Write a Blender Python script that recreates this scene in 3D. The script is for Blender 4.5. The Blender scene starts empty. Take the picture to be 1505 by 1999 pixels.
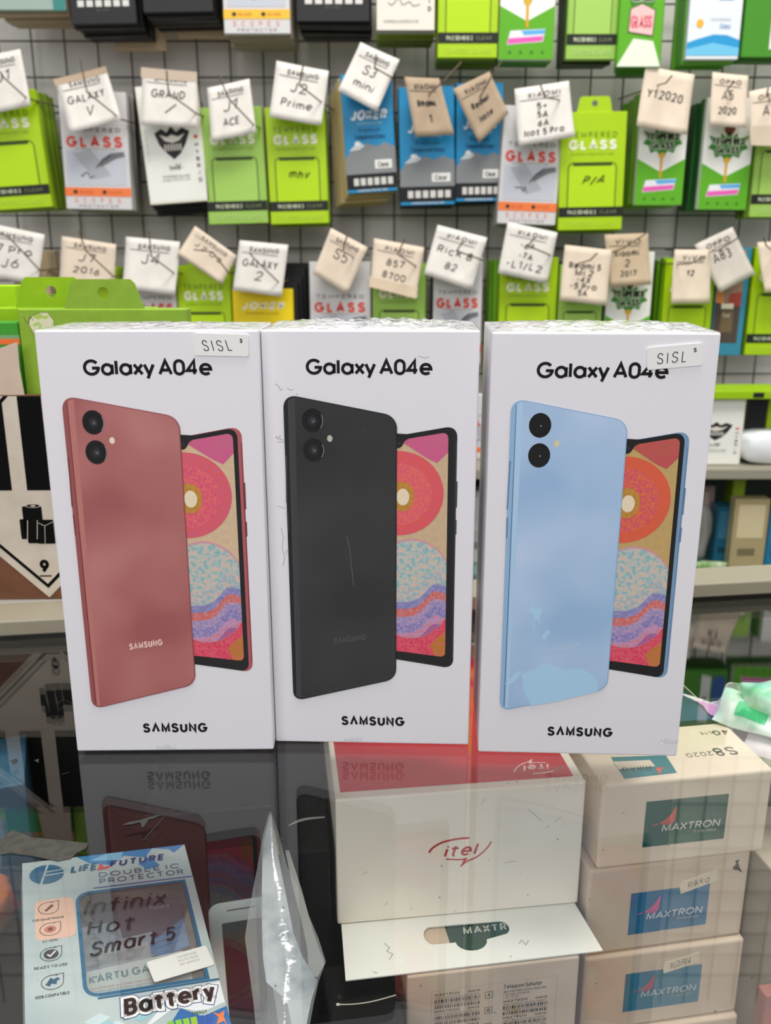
import bpy, bmesh, math, random
from mathutils import Vector, Matrix, Euler

# ------------------------------------------------------------------ camera
FPX, PITCH, CAMH = 1750.0, math.radians(15.9775), 0.1989
SP, CP = math.sin(PITCH), math.cos(PITCH)
scene = bpy.context.scene
COL = scene.collection
cam_d = bpy.data.cameras.new('camera')
cam = bpy.data.objects.new('camera', cam_d)
COL.objects.link(cam)
cam.location = (0, 0, CAMH)
cam.rotation_euler = (math.pi / 2 - PITCH, 0, 0)
cam_d.sensor_fit = 'VERTICAL'
cam_d.sensor_height = 24.0
cam_d.lens = 24.0 * FPX / 1999.0
cam_d.clip_start = 0.01
cam_d.clip_end = 50
cam_d.dof.use_dof = True
cam_d.dof.focus_distance = 0.352
cam_d.dof.aperture_fstop = 12.5
scene.camera = cam

# ------------------------------------------------------------------ light
world = bpy.data.worlds.new('world')
scene.world = world
world.use_nodes = True
bg = world.node_tree.nodes['Background']
bg.inputs[0].default_value = (0.96, 0.97, 1.0, 1)
bg.inputs[1].default_value = 0.46


def area(name, loc, target, sx, sy, power, col):
    l = bpy.data.lights.new(name, 'AREA')
    l.shape = 'RECTANGLE'
    l.size, l.size_y = sx, sy
    l.energy = power
    l.color = col
    o = bpy.data.objects.new(name, l)
    COL.objects.link(o)
    o.location = loc
    o.rotation_euler = (Vector(target) - Vector(loc)).to_track_quat('-Z', 'Y').to_euler()
    return o


area('shop_front_daylight', (-0.6, -2.2, 1.5), (0, 0.8, 0.1), 2.6, 1.8, 37, (1.0, 0.98, 0.97))
area('ceiling_lamp', (0.35, 0.30, 2.0), (0.15, 0.65, 0), 1.3, 0.6, 40, (1.0, 0.97, 0.92))

vs = scene.view_settings
vs.view_transform = 'Standard'
vs.look = 'None'
vs.exposure = 0.06
vs.gamma = 1.0
vs.use_curve_mapping = False
scene.cycles.transparent_max_bounces = 24
scene.cycles.max_bounces = 8
scene.cycles.caustics_reflective = False
scene.cycles.caustics_refractive = False

# ------------------------------------------------------------------ sight lines (photo frame 1505 x 1999 -> place)


def ray(px, py):
    u, v = (px - 752.5) / FPX, (999.5 - py) / FPX
    return Vector((u, CP + v * SP, -SP + v * CP))


def aty(px, py, y):
    d = ray(px, py)
    k = y / d.y
    return Vector((0, 0, CAMH)) + d * k


def atz(px, py, z):
    d = ray(px, py)
    k = (z - CAMH) / d.z
    return Vector((0, 0, CAMH)) + d * k


# ------------------------------------------------------------------ materials
GAIN = 0.88
_mats = {}


def lin(c):
    c = c / 255.0
    return c / 12.92 if c <= 0.04045 else ((c + 0.055) / 1.055) ** 2.4


def rgbl(rgb):
    return tuple(min(0.92, lin(c) / GAIN) for c in rgb) + (1,)


def M(rgb, rough=0.5, spec=0.3, metal=0.0, coat=0.0):
    key = (tuple(rgb), rough, spec, metal, coat)
    if key in _mats:
        return _mats[key]
    m = bpy.data.materials.new('paint_%d_%d_%d' % tuple(rgb))
    m.use_nodes = True
    b = m.node_tree.nodes['Principled BSDF']
    b.inputs['Base Color'].default_value = rgbl(rgb)
    b.inputs['Roughness'].default_value = rough
    b.inputs['Specular IOR Level'].default_value = spec
    b.inputs['Metallic'].default_value = metal
    b.inputs['Coat Weight'].default_value = coat
    b.inputs['Coat Roughness'].default_value = 0.15
    _mats[key] = m
    return m


def MN(a, b_, scale=40.0, detail=3.0, rough=0.5, spec=0.3, lo=0.35, hi=0.65, stretch=(1, 1, 1), c=None, bump=0.0):
    key = ('n', tuple(a), tuple(b_), scale, detail, rough, spec, lo, hi, stretch, c, bump)
    if key in _mats:
        return _mats[key]
    m = bpy.data.materials.new('mottled_%d_%d_%d' % tuple(a))
    m.use_nodes = True
    nt = m.node_tree
    b = nt.nodes['Principled BSDF']
    tc = nt.nodes.new('ShaderNodeTexCoord')
    mp = nt.nodes.new('ShaderNodeMapping')
    mp.inputs['Scale'].default_value = stretch
    n = nt.nodes.new('ShaderNodeTexNoise')
    n.inputs['Scale'].default_value = scale
    n.inputs['Detail'].default_value = detail
    r = nt.nodes.new('ShaderNodeValToRGB')
    r.color_ramp.elements[0].position = lo
    r.color_ramp.elements[0].color = rgbl(a)
    r.color_ramp.elements[1].position = hi
    r.color_ramp.elements[1].color = rgbl(b_)
    if c:
        e = r.color_ramp.elements.new((lo + hi) / 2)
        e.color = rgbl(c)
    nt.links.new(tc.outputs['Object'], mp.inputs[0])
    nt.links.new(mp.outputs[0], n.inputs['Vector'])
    nt.links.new(n.outputs[0], r.inputs[0])
    nt.links.new(r.outputs[0], b.inputs['Base Color'])
    if bump:
        bp = nt.nodes.new('ShaderNodeBump')
        bp.inputs['Strength'].default_value = bump
        bp.inputs['Distance'].default_value = 0.001
        nt.links.new(n.outputs[0], bp.inputs['Height'])
        nt.links.new(bp.outputs[0], b.inputs['Normal'])
    b.inputs['Roughness'].default_value = rough
    b.inputs['Specular IOR Level'].default_value = spec
    _mats[key] = m
    return m


def glass_mat(name, tint=(0.93, 0.97, 0.95), f0=0.055, rough=0.0, haze=0.0, haze_col=(0.8, 0.8, 0.8), bump=0.0, bscale=60, fmul=1.0):
    m = bpy.data.materials.new(name)
    m.use_nodes = True
    nt = m.node_tree
    nt.nodes.clear()
    N = nt.nodes.new
    out = N('ShaderNodeOutputMaterial')
    tr = N('ShaderNodeBsdfTransparent')
    tr.inputs[0].default_value = tuple(tint) + (1,)
    gl = N('ShaderNodeBsdfGlossy')
    gl.inputs['Roughness'].default_value = rough
    gl.inputs['Color'].default_value = (1, 1, 1, 1)
    geo = N('ShaderNodeNewGeometry')
    dot = N('ShaderNodeVectorMath')
    dot.operation = 'DOT_PRODUCT'
    nt.links.new(geo.outputs['Incoming'], dot.inputs[0])
    if bump:
        tc = N('ShaderNodeTexCoord')
        no = N('ShaderNodeTexNoise')
        no.inputs['Scale'].default_value = bscale
        no.inputs['Detail'].default_value = 4
        bp = N('ShaderNodeBump')
        bp.inputs['Strength'].default_value = bump
        bp.inputs['Distance'].default_value = 0.004
        nt.links.new(tc.outputs['Object'], no.inputs['Vector'])
        nt.links.new(no.outputs[0], bp.inputs['Height'])
        nt.links.new(bp.outputs[0], gl.inputs['Normal'])
        nt.links.new(bp.outputs[0], dot.inputs[1])
    else:
        nt.links.new(geo.outputs['Normal'], dot.inputs[1])
    ab = N('ShaderNodeMath'); ab.operation = 'ABSOLUTE'
    nt.links.new(dot.outputs['Value'], ab.inputs[0])
    om = N('ShaderNodeMath'); om.operation = 'SUBTRACT'; om.inputs[0].default_value = 1.0
    nt.links.new(ab.outputs[0], om.inputs[1])
    pw = N('ShaderNodeMath'); pw.operation = 'POWER'; pw.inputs[1].default_value = 5.0
    nt.links.new(om.outputs[0], pw.inputs[0])
    ma = N('ShaderNodeMath'); ma.operation = 'MULTIPLY_ADD'
    ma.inputs[1].default_value = (1 - f0) * fmul
    ma.inputs[2].default_value = f0 * fmul
    ma.use_clamp = True
    nt.links.new(pw.outputs[0], ma.inputs[0])
    mix = N('ShaderNodeMixShader')
    nt.links.new(ma.outputs[0], mix.inputs[0])
    src = tr
    if haze > 0:
        df = N('ShaderNodeBsdfDiffuse')
        df.inputs[0].default_value = tuple(haze_col) + (1,)
        mh = N('ShaderNodeMixShader')
        mh.inputs[0].default_value = haze
        nt.links.new(tr.outputs[0], mh.inputs[1])
        nt.links.new(df.outputs[0], mh.inputs[2])
        src = mh
    nt.links.new(src.outputs[0], mix.inputs[1])
    nt.links.new(gl.outputs[0], mix.inputs[2])
    nt.links.new(mix.outputs[0], out.inputs[0])
    return m


GLASS = glass_mat('counter_glass', tint=(.98, .985, .978), f0=0.042)
FILM = glass_mat('shrink_film', tint=(0.97, 0.97, 0.98), f0=0.06, rough=0.06, haze=0.16, haze_col=(0.85, 0.87, 0.9), bump=0.6, bscale=160)
BAGFILM = glass_mat('bag_film', tint=(0.94, 0.95, 0.95), f0=0.05, rough=0.12, haze=0.20, haze_col=(0.62, 0.66, 0.68), bump=0.5, bscale=50)
WINFILM = glass_mat('window_film', tint=(0.93, 0.94, 0.94), f0=0.05, rough=0.03, haze=0.06)

WHITE = M((226, 223, 227), 0.35, 0.4)
BLACK = M((14, 14, 15), 0.4, 0.4)
INK = M((22, 20, 22), 0.6, 0.2)
DARK = M((28, 27, 27), 0.45, 0.4)
STEEL = M((112, 96, 78), .45, .4, .2)


# ------------------------------------------------------------------ mesh builder
class Fr:
    """a drawing plane: origin, two axes, scale"""

    def __init__(s, o, U=(1, 0, 0), V=(0, 0, 1), sc=1.0):
        s.o, s.U, s.V, s.s = Vector(o), Vector(U), Vector(V), sc
        s.N = s.U.cross(s.V).normalized()

    def p(s, u, v, d=0.0):
        return s.o + (s.U * u + s.V * v) * s.s + s.N * (d * 0.001)


class Quad:
    """a drawing surface stretched over four corners TL TR BR BL with a slight curl"""

    def __init__(s, tl, tr, br, bl, curl=0.0):
        s.c = [Vector(tl), Vector(tr), Vector(br), Vector(bl)]
        s.N = (s.c[1] - s.c[3]).cross(s.c[0] - s.c[3]).normalized()
        s.curl = curl

    def p(s, u, v, d=0.0):
        tl, tr, br, bl = s.c
        q = (bl * (1 - u) + br * u) * (1 - v) + (tl * (1 - u) + tr * u) * v
        bend = s.curl * ((u - 0.5) ** 2 + 0.8 * (1 - v) ** 2)
        return q + s.N * (d * 0.001 + bend)


class MB:
    def __init__(s):
        s.v, s.f, s.mi, s.mats = [], [], [], []

    def m(s, mat):
        if mat not in s.mats:
            s.mats.append(mat)
        return s.mats.index(mat)

    def face(s, pts, mat):
        i = len(s.v)
        s.v += [Vector(p) for p in pts]
        s.f.append(tuple(range(i, i + len(pts))))
        s.mi.append(s.m(mat))

    def add(s, verts, faces, mat):
        i = len(s.v)
        s.v += [Vector(p) for p in verts]
        k = s.m(mat)
        for f in faces:
            s.f.append(tuple(j + i for j in f))
            s.mi.append(k)

    def box(s, a, b, mat, bev=0.0, seg=2, matrix=None, mats=None):
        bm = bmesh.new()
        bmesh.ops.create_cube(bm, size=1)
        for v in bm.verts:
            v.co = Vector([(a[k] + b[k]) / 2 + v.co[k] * (b[k] - a[k]) for k in range(3)])
        if bev > 0:
            bmesh.ops.bevel(bm, geom=list(bm.edges), offset=bev, segments=seg, affect='EDGES', profile=0.5)
        if matrix is not None:
            bm.transform(matrix)
        bm.verts.ensure_lookup_table()
        s.add([v.co.copy() for v in bm.verts], [[v.index for v in f.verts] for f in bm.faces], mat)
        bm.free()

    def prism(s, pts, fr, th, mat, hole=None, side=None):
        """flat shape with real thickness th (mm), front at d=0"""
        side = side or mat
        n = len(pts)
        if hole:
            k = min(range(n), key=lambda i: (pts[i][0] - hole[0][0]) ** 2 + (pts[i][1] - hole[0][1]) ** 2)
            loop = pts[k:] + pts[:k] + [pts[k]] + [hole[0]] + hole[:0:-1] + [hole[0]]
        else:
            loop = pts
        s.face([fr.p(u, v, 0) for u, v in loop], mat)
        s.face([fr.p(u, v, -th) for u, v in reversed(loop)], mat)
        for q in ([pts] + ([hole[::-1]] if hole else [])):
            for i in range(len(q)):
                a, b = q[i], q[(i + 1) % len(q)]
                s.face([fr.p(*a, 0), fr.p(*a, -th), fr.p(*b, -th), fr.p(*b, 0)], side)

    def poly(s, fr, pts, mat, d=0.1):
        s.face([fr.p(u, v, d) for u, v in pts], mat)

    def rect(s, fr, u0, v0, u1, v1, mat, d=0.1):
        s.poly(fr, [(u0, v0), (u1, v0), (u1, v1), (u0, v1)], mat, d)

    def ell(s, fr, cx, cy, rx, ry, mat, d=0.1, n=28):
        s.poly(fr, ellipse(cx, cy, rx, ry, n), mat, d)

    def stroke(s, fr, pts, w, mat, d=0.1, close=False):
        pts = [Vector((p[0], p[1])) for p in pts]
        q = [pts[0]]
        for p in pts[1:]:
            if (p - q[-1]).length > 1e-7:
                q.append(p)
        n = len(q)
        if n < 2:
            return
        L, R = [], []
        for i in range(n):
            if close:
                a, b = q[i] - q[i - 1], q[(i + 1) % n] - q[i]
            else:
                a = q[i] - q[i - 1] if i > 0 else q[1] - q[0]
                b = q[i + 1] - q[i] if i < n - 1 else q[-1] - q[-2]
            if a.length < 1e-9 or b.length < 1e-9:
                a = b if a.length < 1e-9 else a
                b = a
            a, b = a.normalized(), b.normalized()
            na, nb = Vector((-a.y, a.x)), Vector((-b.y, b.x))
            m = na + nb
            if m.length < 1e-6:
                m = na
            m.normalize()
            k = min(1.0 / max(0.3, m.dot(na)), 2.2)
            o = m * (w / 2 * k)
            L.append(q[i] + o)
            R.append(q[i] - o)
        vs_ = [fr.p(p.x, p.y, d) for p in L] + [fr.p(p.x, p.y, d) for p in R]
        fs = [(n + i, n + i + 1, i + 1, i) for i in range(n - 1)]
        if close:
            fs.append((2 * n - 1, n, 0, n - 1))
        s.add(vs_, fs, mat)

    def tube(s, pts, r, mat, n=8):
        pts = [Vector(p) for p in pts]
        rings = []
        for i, p in enumerate(pts):
            t = (pts[min(i + 1, len(pts) - 1)] - pts[max(i - 1, 0)]).normalized()
            a = t.cross(Vector((0.3, 0.2, 1)))
            if a.length < 1e-3:
                a = t.cross(Vector((1, 0, 0)))
            a.normalize()
            b = t.cross(a)
            rings.append([p + (a * math.cos(k * 2 * math.pi / n) + b * math.sin(k * 2 * math.pi / n)) * r for k in range(n)])
        vs_ = [x for rg in rings for x in rg]
        fs = []
        for i in range(len(pts) - 1):
            for k in range(n):
                fs.append((i * n + k, i * n + (k + 1) % n, (i + 1) * n + (k + 1) % n, (i + 1) * n + k))
        fs.append(tuple(range(n))[::-1])
        fs.append(tuple((len(pts) - 1) * n + k for k in range(n)))
        s.add(vs_, fs, mat)

    def sheet(s, fn, nu, nv, mat, th=0.0):
        vs_ = [fn(i / nu, j / nv, 0) for j in range(nv + 1) for i in range(nu + 1)]
        fs = [(j * (nu + 1) + i, j * (nu + 1) + i + 1, (j + 1) * (nu + 1) + i + 1, (j + 1) * (nu + 1) + i) for j in range(nv) for i in range(nu)]
        if th:
            k = len(vs_)
            vs_ += [fn(i / nu, j / nv, -th) for j in range(nv + 1) for i in range(nu + 1)]
            fs2 = [tuple(x + k for x in reversed(f)) for f in fs]
            rim = [i for i in range(nu + 1)] + [(j + 1) * (nu + 1) + nu for j in range(nv)] + [nv * (nu + 1) + i for i in range(nu - 1, -1, -1)] + [j * (nu + 1) for j in range(nv - 1, 0, -1)]
            fs3 = [(rim[(i + 1) % len(rim)], rim[i], rim[i] + k, rim[(i + 1) % len(rim)] + k) for i in range(len(rim))]
            fs = fs + fs2 + fs3
        s.add(vs_, fs, mat)

    def obj(s, name, parent=None, smooth=False, off=None):
        me = bpy.data.meshes.new(name)
        vv = [(p - off) if off is not None else p for p in s.v]
        me.from_pydata([tuple(p) for p in vv], [], s.f)
        for m in s.mats:
            me.materials.append(m)
        me.polygons.foreach_set('material_index', s.mi)
        if smooth:
            me.polygons.foreach_set('use_smooth', [True] * len(me.polygons))
        me.update()
        o = bpy.data.objects.new(name, me)
        COL.objects.link(o)
        if parent:
            o.parent = parent
        return o


def tag(o, label=None, cat=None, group=None, kind=None):
    if label: o['label'] = label
    if cat: o['category'] = cat
    if group: o['group'] = group
    if kind: o['kind'] = kind
    return o


def thing(name, label, cat, loc=(0, 0, 0), rot=(0, 0, 0), group=None):
    o = bpy.data.objects.new(name, None)
    o.empty_display_size = 0.02
    COL.objects.link(o)
    o.location = loc
    o.rotation_euler = rot
    return tag(o, label, cat, group)


def clone(o, label=None):
    c = o.copy()
    COL.objects.link(c)
    for ch in list(o.children):
        d = ch.copy()
        COL.objects.link(d)
        d.parent = c
        for g in list(ch.children):
            e = g.copy()
            COL.objects.link(e)
            e.parent = d
    if label:
        c['label'] = label
    return c


# ------------------------------------------------------------------ 2D shapes
def arc(cx, cy, rx, ry, a0, a1, n=14):
    return [(cx + rx * math.cos(math.radians(a0 + (a1 - a0) * i / n)), cy + ry * math.sin(math.radians(a0 + (a1 - a0) * i / n))) for i in range(n + 1)]


def ellipse(cx, cy, rx, ry, n=28):
    return arc(cx, cy, rx, ry, 0, 360 - 360 / n, n - 1)


def rrect(u0, v0, u1, v1, r, n=5):
    return (arc(u1 - r, v1 - r, r, r, 0, 90, n) + arc(u0 + r, v1 - r, r, r, 90, 180, n) + arc(u0 + r, v0 + r, r, r, 180, 270, n) + arc(u1 - r, v0 + r, r, r, 270, 360, n))


def rpoly(pts, rs, n=7):
    """polygon with rounded corners"""
    out = []
    N = len(pts)
    for i in range(N):
        p, a, b = Vector(pts[i]), Vector(pts[i - 1]), Vector(pts[(i + 1) % N])
        r = rs[i] if isinstance(rs, (list, tuple)) else rs
        if r <= 0:
            out.append(tuple(p))
            continue
        p0, p1 = p + (a - p).normalized() * r, p + (b - p).normalized() * r
        for k in range(n + 1):
            t = k / n
            w = 0.82
            den = (1 - t) ** 2 + 2 * w * t * (1 - t) + t * t
            q = (p0 * (1 - t) ** 2 + p * (2 * w * t * (1 - t)) + p1 * t * t) / den
            out.append((q.x, q.y))
    return out


def clip(subj, conv):
    """Sutherland-Hodgman; conv is convex, counter-clockwise"""
    A = sum(conv[i][0] * conv[(i + 1) % len(conv)][1] - conv[(i + 1) % len(conv)][0] * conv[i][1] for i in range(len(conv)))
    if A < 0:
        conv = conv[::-1]
    out = list(subj)
    for i in range(len(conv)):
        a, b = conv[i], conv[(i + 1) % len(conv)]
        ins = lambda p: (b[0] - a[0]) * (p[1] - a[1]) - (b[1] - a[1]) * (p[0] - a[0]) >= 0
        src, out = out, []
        for j in range(len(src)):
            p, q = src[j - 1], src[j]
            ip, iq = ins(p), ins(q)
            if ip != iq:
                d1 = (b[0] - a[0]) * (p[1] - a[1]) - (b[1] - a[1]) * (p[0] - a[0])
                d2 = (b[0] - a[0]) * (q[1] - a[1]) - (b[1] - a[1]) * (q[0] - a[0])
                t = d1 / (d1 - d2)
                out.append((p[0] + (q[0] - p[0]) * t, p[1] + (q[1] - p[1]) * t))
            if iq:
                out.append(q)
        if not out:
            return []
    return out


def spl(pts, n=5):
    """Catmull-Rom through the points"""
    P = [Vector(p) for p in pts]
    out = []
    for i in range(len(P) - 1):
        p0, p1, p2, p3 = P[max(i - 1, 0)], P[i], P[i + 1], P[min(i + 2, len(P) - 1)]
        for k in range(n):
            t = k / n
            q = 0.5 * ((2 * p1) + (p2 - p0) * t + (2 * p0 - 5 * p1 + 4 * p2 - p3) * t * t + (3 * p1 - p0 - 3 * p2 + p3) * t ** 3)
            out.append(tuple(q))
    out.append(tuple(P[-1]))
    return out


# ------------------------------------------------------------------ stroke lettering (cap height 1, x-height .72)
XH = 0.72
_S = [(.60, .80), (.50, .95), (.32, 1), (.12, .95), (.02, .77), (.10, .60), (.32, .52), (.54, .43), (.64, .25), (.54, .06), (.32, 0), (.10, .05), (0, .21)]
_bowl = lambda: arc(.34, .36, .34, .36, 0, 360, 18)
GL = {
    'A': (.80, [[(0, 0), (.40, 1), (.80, 0)], [(.15, .30), (.65, .30)]]),
    '^': (.80, [[(0, 0), (.40, 1), (.80, 0)]]),
    'B': (.62, [[(0, 0), (0, 1), (.36, 1)] + arc(.36, .76, .22, .24, 90, -90, 8) + [(0, .52)], [(.36, .52)] + arc(.36, .26, .26, .26, 90, -90, 8) + [(0, 0)]]),
    'C': (.78, [arc(.46, .5, .46, .5, 42, 318, 18)]),
    'D': (.72, [[(0, 0), (0, 1), (.26, 1)] + arc(.26, .5, .46, .5, 90, -90, 14) + [(0, 0)]]),
    'E': (.54, [[(.54, 1), (0, 1), (0, 0), (.54, 0)], [(0, .5), (.48, .5)]]),
    'F': (.52, [[(.52, 1), (0, 1), (0, 0)], [(0, .5), (.46, .5)]]),
    'G': (.94, [arc(.48, .5, .48, .5, 40, 355, 24) + [(.95, .46), (.52, .46)]]),
    'H': (.68, [[(0, 0), (0, 1)], [(.68, 0), (.68, 1)], [(0, .5), (.68, .5)]]),
    'I': (.02, [[(0, 0), (0, 1)]]),
    'J': (.42, [[(.42, 1), (.42, .22)] + arc(.21, .22, .21, .22, 0, -180, 8)]),
    'K': (.62, [[(0, 0), (0, 1)], [(.58, 1), (0, .40)], [(.18, .56), (.62, 0)]]),
    'L': (.50, [[(0, 1), (0, 0), (.50, 0)]]),
    'M': (.84, [[(0, 0), (0, 1), (.42, .12), (.84, 1), (.84, 0)]]),
    'N': (.70, [[(0, 0), (0, 1), (.70, 0), (.70, 1)]]),
    'O': (.92, [arc(.46, .5, .46, .5, 0, 360, 24)]),
    'P': (.58, [[(0, 0), (0, 1), (.32, 1)] + arc(.32, .73, .26, .27, 90, -90, 8) + [(0, .46)]]),
    'Q': (.92, [arc(.46, .5, .46, .5, 0, 360, 24), [(.6, .25), (.92, -.05)]]),
    'R': (.60, [[(0, 0), (0, 1), (.32, 1)] + arc(.32, .74, .26, .26, 90, -90, 8) + [(0, .48)], [(.30, .48), (.60, 0)]]),
    'S': (.64, [spl(_S, 3)]),
    'T': (.66, [[(0, 1), (.66, 1)], [(.33, 1), (.33, 0)]]),
    'U': (.68, [[(0, 1), (0, .34)] + arc(.34, .34, .34, .34, 180, 360, 12) + [(.68, 1)]]),
    'V': (.72, [[(0, 1), (.36, 0), (.72, 1)]]),
    'W': (1.04, [[(0, 1), (.26, 0), (.52, .95), (.78, 0), (1.04, 1)]]),
    'X': (.66, [[(0, 1), (.66, 0)], [(.66, 1), (0, 0)]]),
    'Y': (.68, [[(0, 1), (.34, .46), (.68, 1)], [(.34, .46), (.34, 0)]]),
    'Z': (.60, [[(0, 1), (.60, 1), (0, 0), (.60, 0)]]),
    'a': (.68, [_bowl(), [(.68, XH), (.68, 0)]]),
    'b': (.68, [_bowl(), [(0, 1), (0, 0)]]),
    'c': (.58, [arc(.34, .36, .34, .36, 45, 315, 14)]),
    'd': (.68, [_bowl(), [(.68, 1), (.68, 0)]]),
    'e': (.70, [[(.02, .36), (.69, .36)] + arc(.35, .36, .35, .36, 0, 315, 18)]),
    'f': (.40, [arc(.34, .80, .20, .20, 80, 180, 6) + [(.14, 0)], [(-.08, .68), (.44, .68)]]),
    'g': (.68, [_bowl(), [(.68, XH), (.68, 0)] + arc(.36, -.02, .32, .24, 0, -150, 8)]),
    'h': (.58, [[(0, 1), (0, 0)], [(0, .42)] + arc(.29, .42, .29, .30, 180, 0, 8) + [(.58, 0)]]),
    'i': (.02, [[(0, 0), (0, XH)], [(0, .90), (0, 1.0)]]),
    'j': (.16, [[(.16, XH), (.16, -.14), (0, -.24)], [(.16, .90), (.16, 1.0)]]),
    'k': (.52, [[(0, 0), (0, 1)], [(.48, XH), (0, .28)], [(.16, .42), (.52, 0)]]),
    'l': (.02, [[(0, 0), (0, 1)]]),
    'm': (.92, [[(0, 0), (0, XH)], [(0, .46)] + arc(.23, .46, .23, .26, 180, 0, 8) + [(.46, 0)], [(.46, .46)] + arc(.69, .46, .23, .26, 180, 0, 8) + [(.92, 0)]]),
    'n': (.56, [[(0, 0), (0, XH)], [(0, .44)] + arc(.28, .44, .28, .28, 180, 0, 8) + [(.56, 0)]]),
    'o': (.70, [arc(.35, .36, .35, .36, 0, 360, 18)]),
    'p': (.68, [_bowl(), [(0, XH), (0, -.30)]]),
    'q': (.68, [_bowl(), [(.68, XH), (.68, -.30)]]),
    'r': (.34, [[(0, 0), (0, XH)], [(0, .42)] + arc(.30, .42, .30, .28, 180, 80, 6)]),
    's': (.46, [spl([(.44, .58), (.34, .70), (.22, .72), (.06, .66), (.05, .50), (.22, .38), (.40, .28), (.44, .12), (.24, 0), (.08, .03), (0, .14)], 2)]),
    't': (.46, [[(.20, .95), (.20, .14)] + arc(.34, .14, .14, .14, 180, 280, 4), [(-.08, XH), (.50, XH)]]),
    'u': (.56, [[(0, XH), (0, .28)] + arc(.28, .28, .28, .28, 180, 360, 8), [(.56, XH), (.56, 0)]]),
    'v': (.56, [[(0, XH), (.28, 0), (.56, XH)]]),
    'w': (.86, [[(0, XH), (.21, 0), (.43, .68), (.65, 0), (.86, XH)]]),
    'x': (.56, [[(0, XH), (.56, 0)], [(.56, XH), (0, 0)]]),
    'y': (.62, [[(0, XH), (.31, 0)], [(.62, XH), (.20, -.32)]]),
    'z': (.48, [[(0, XH), (.48, XH), (0, 0), (.48, 0)]]),
    '0': (.62, [arc(.31, .66, .31, .34, 0, 180, 12) + arc(.31, .34, .31, .34, 180, 360, 12) + [(.62, .66)]]),
    '1': (.24, [[(0, .78), (.24, 1), (.24, 0)]]),
    '2': (.58, [arc(.29, .72, .28, .28, 165, -25, 10) + [(0, 0), (.60, 0)]]),
    '3': (.58, [arc(.27, .76, .25, .24, 150, -80, 10) + arc(.28, .27, .30, .27, 85, -150, 10)]),
    '4': (.68, [[(.50, 0), (.50, 1), (0, .26), (.68, .26)]]),
    '5': (.58, [[(.54, 1), (.08, 1), (.04, .55)] + arc(.28, .32, .30, .32, 120, -145, 12)]),
    '6': (.60, [[(.46, 1), (.06, .46)] + arc(.30, .30, .29, .30, 150, -210, 16)]),
    '7': (.58, [[(0, 1), (.58, 1), (.18, 0)]]),
    '8': (.60, [arc(.30, .75, .25, .25, -90, 270, 14), arc(.30, .25, .30, .25, 90, 450, 14)]),
    '9': (.60, [[(.14, 0), (.54, .54)] + arc(.30, .70, .29, .30, -30, 330, 16)]),
    '+': (.50, [[(0, .45), (.5, .45)], [(.25, .2), (.25, .7)]]),
    '-': (.36, [[(0, .45), (.36, .45)]]),
    '/': (.40, [[(0, -.05), (.40, 1.05)]]),
    '.': (.02, [[(0, 0), (0, .10)]]),
    '%': (.70, [arc(.16, .78, .16, .2, 0, 360, 10), arc(.54, .22, .16, .2, 0, 360, 10), [(.1, 0), (.6, 1)]]),
    ' ': (.10, []),
}


KERN = {'xy': -.13, 'ax': -.04, 'A0': -.04, '04': -.05, '4e': -.03, 'y ': .06, ' A': .02, 'AX': -.08, 'XT': -.06}


def text(mb, fr, st, u, v, cap, w, mat, d=0.1, width=None, track=0.24, slant=0.0, jit=0.0, rng=None, align='l', rise=0.0, wd=None, sp=.34):
    """stroke lettering: u,v left end of the baseline; cap = outer cap height, w = stroke weight"""
    ch = cap - w
    adv, x = [], 0.0
    prev = ''
    for c in st:
        x += KERN.get(prev + c, 0) * ch
        prev = c
        g = GL.get(c, GL['-'])
        adv.append(x)
        x += g[0] * ch + w + track * ch if c != ' ' else sp * ch
    tot = x - track * ch
    k = 1.0 if not width else width / max(tot, 1e-9)
    if align == 'c': u = u - tot * k / 2
    if align == 'r': u = u - tot * k
    for c, a in zip(st, adv):
        g = GL.get(c, GL['-'])
        jx = jy = jr = 0
        if jit:
            jy = rng.uniform(-jit, jit) * cap
            jr = rng.uniform(-jit, jit)
        for s_ in g[1]:
            pts = []
            for gx, gy in s_:
                yy = w / 2 + gy * ch
                xx = a + w / 2 + gx * ch + slant * yy + jr * (gy - .5) * ch
                if jit:
                    xx += rng.uniform(-.03, .03) * cap
                X = xx * k
                pts.append((u + X, v + yy + jy + rise * X))
            if wd and wd > w and len(pts) > 1:
                e = (wd - w) / 2
                p0, p1, q0, q1 = Vector(pts[0]), Vector(pts[1]), Vector(pts[-1]), Vector(pts[-2])
                if (p0 - q0).length > 1e-6:
                    pts = [tuple(p0 + (p0 - p1).normalized() * e)] + pts[1:-1] + [tuple(q0 + (q0 - q1).normalized() * e)]
            mb.stroke(fr, pts, wd or w, mat, d)
    return tot * k


# ------------------------------------------------------------------ the setting
RNG = random.Random(7)


def struct(name, mb):
    return tag(mb.obj(name), kind='structure')


mb = MB(); mb.box((-2.0, 1.52, -0.95), (2.0, 1.60, 2.2), MN((206, 202, 198), (218, 214, 208), 6, 2, .7, .2)); struct('wall_back', mb)
mb = MB(); mb.box((-2.0, -1.6, -1.0), (2.0, 1.60, -0.95), MN((96, 92, 88), (120, 114, 108), 5, 3, .5, .3)); struct('floor', mb)

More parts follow.
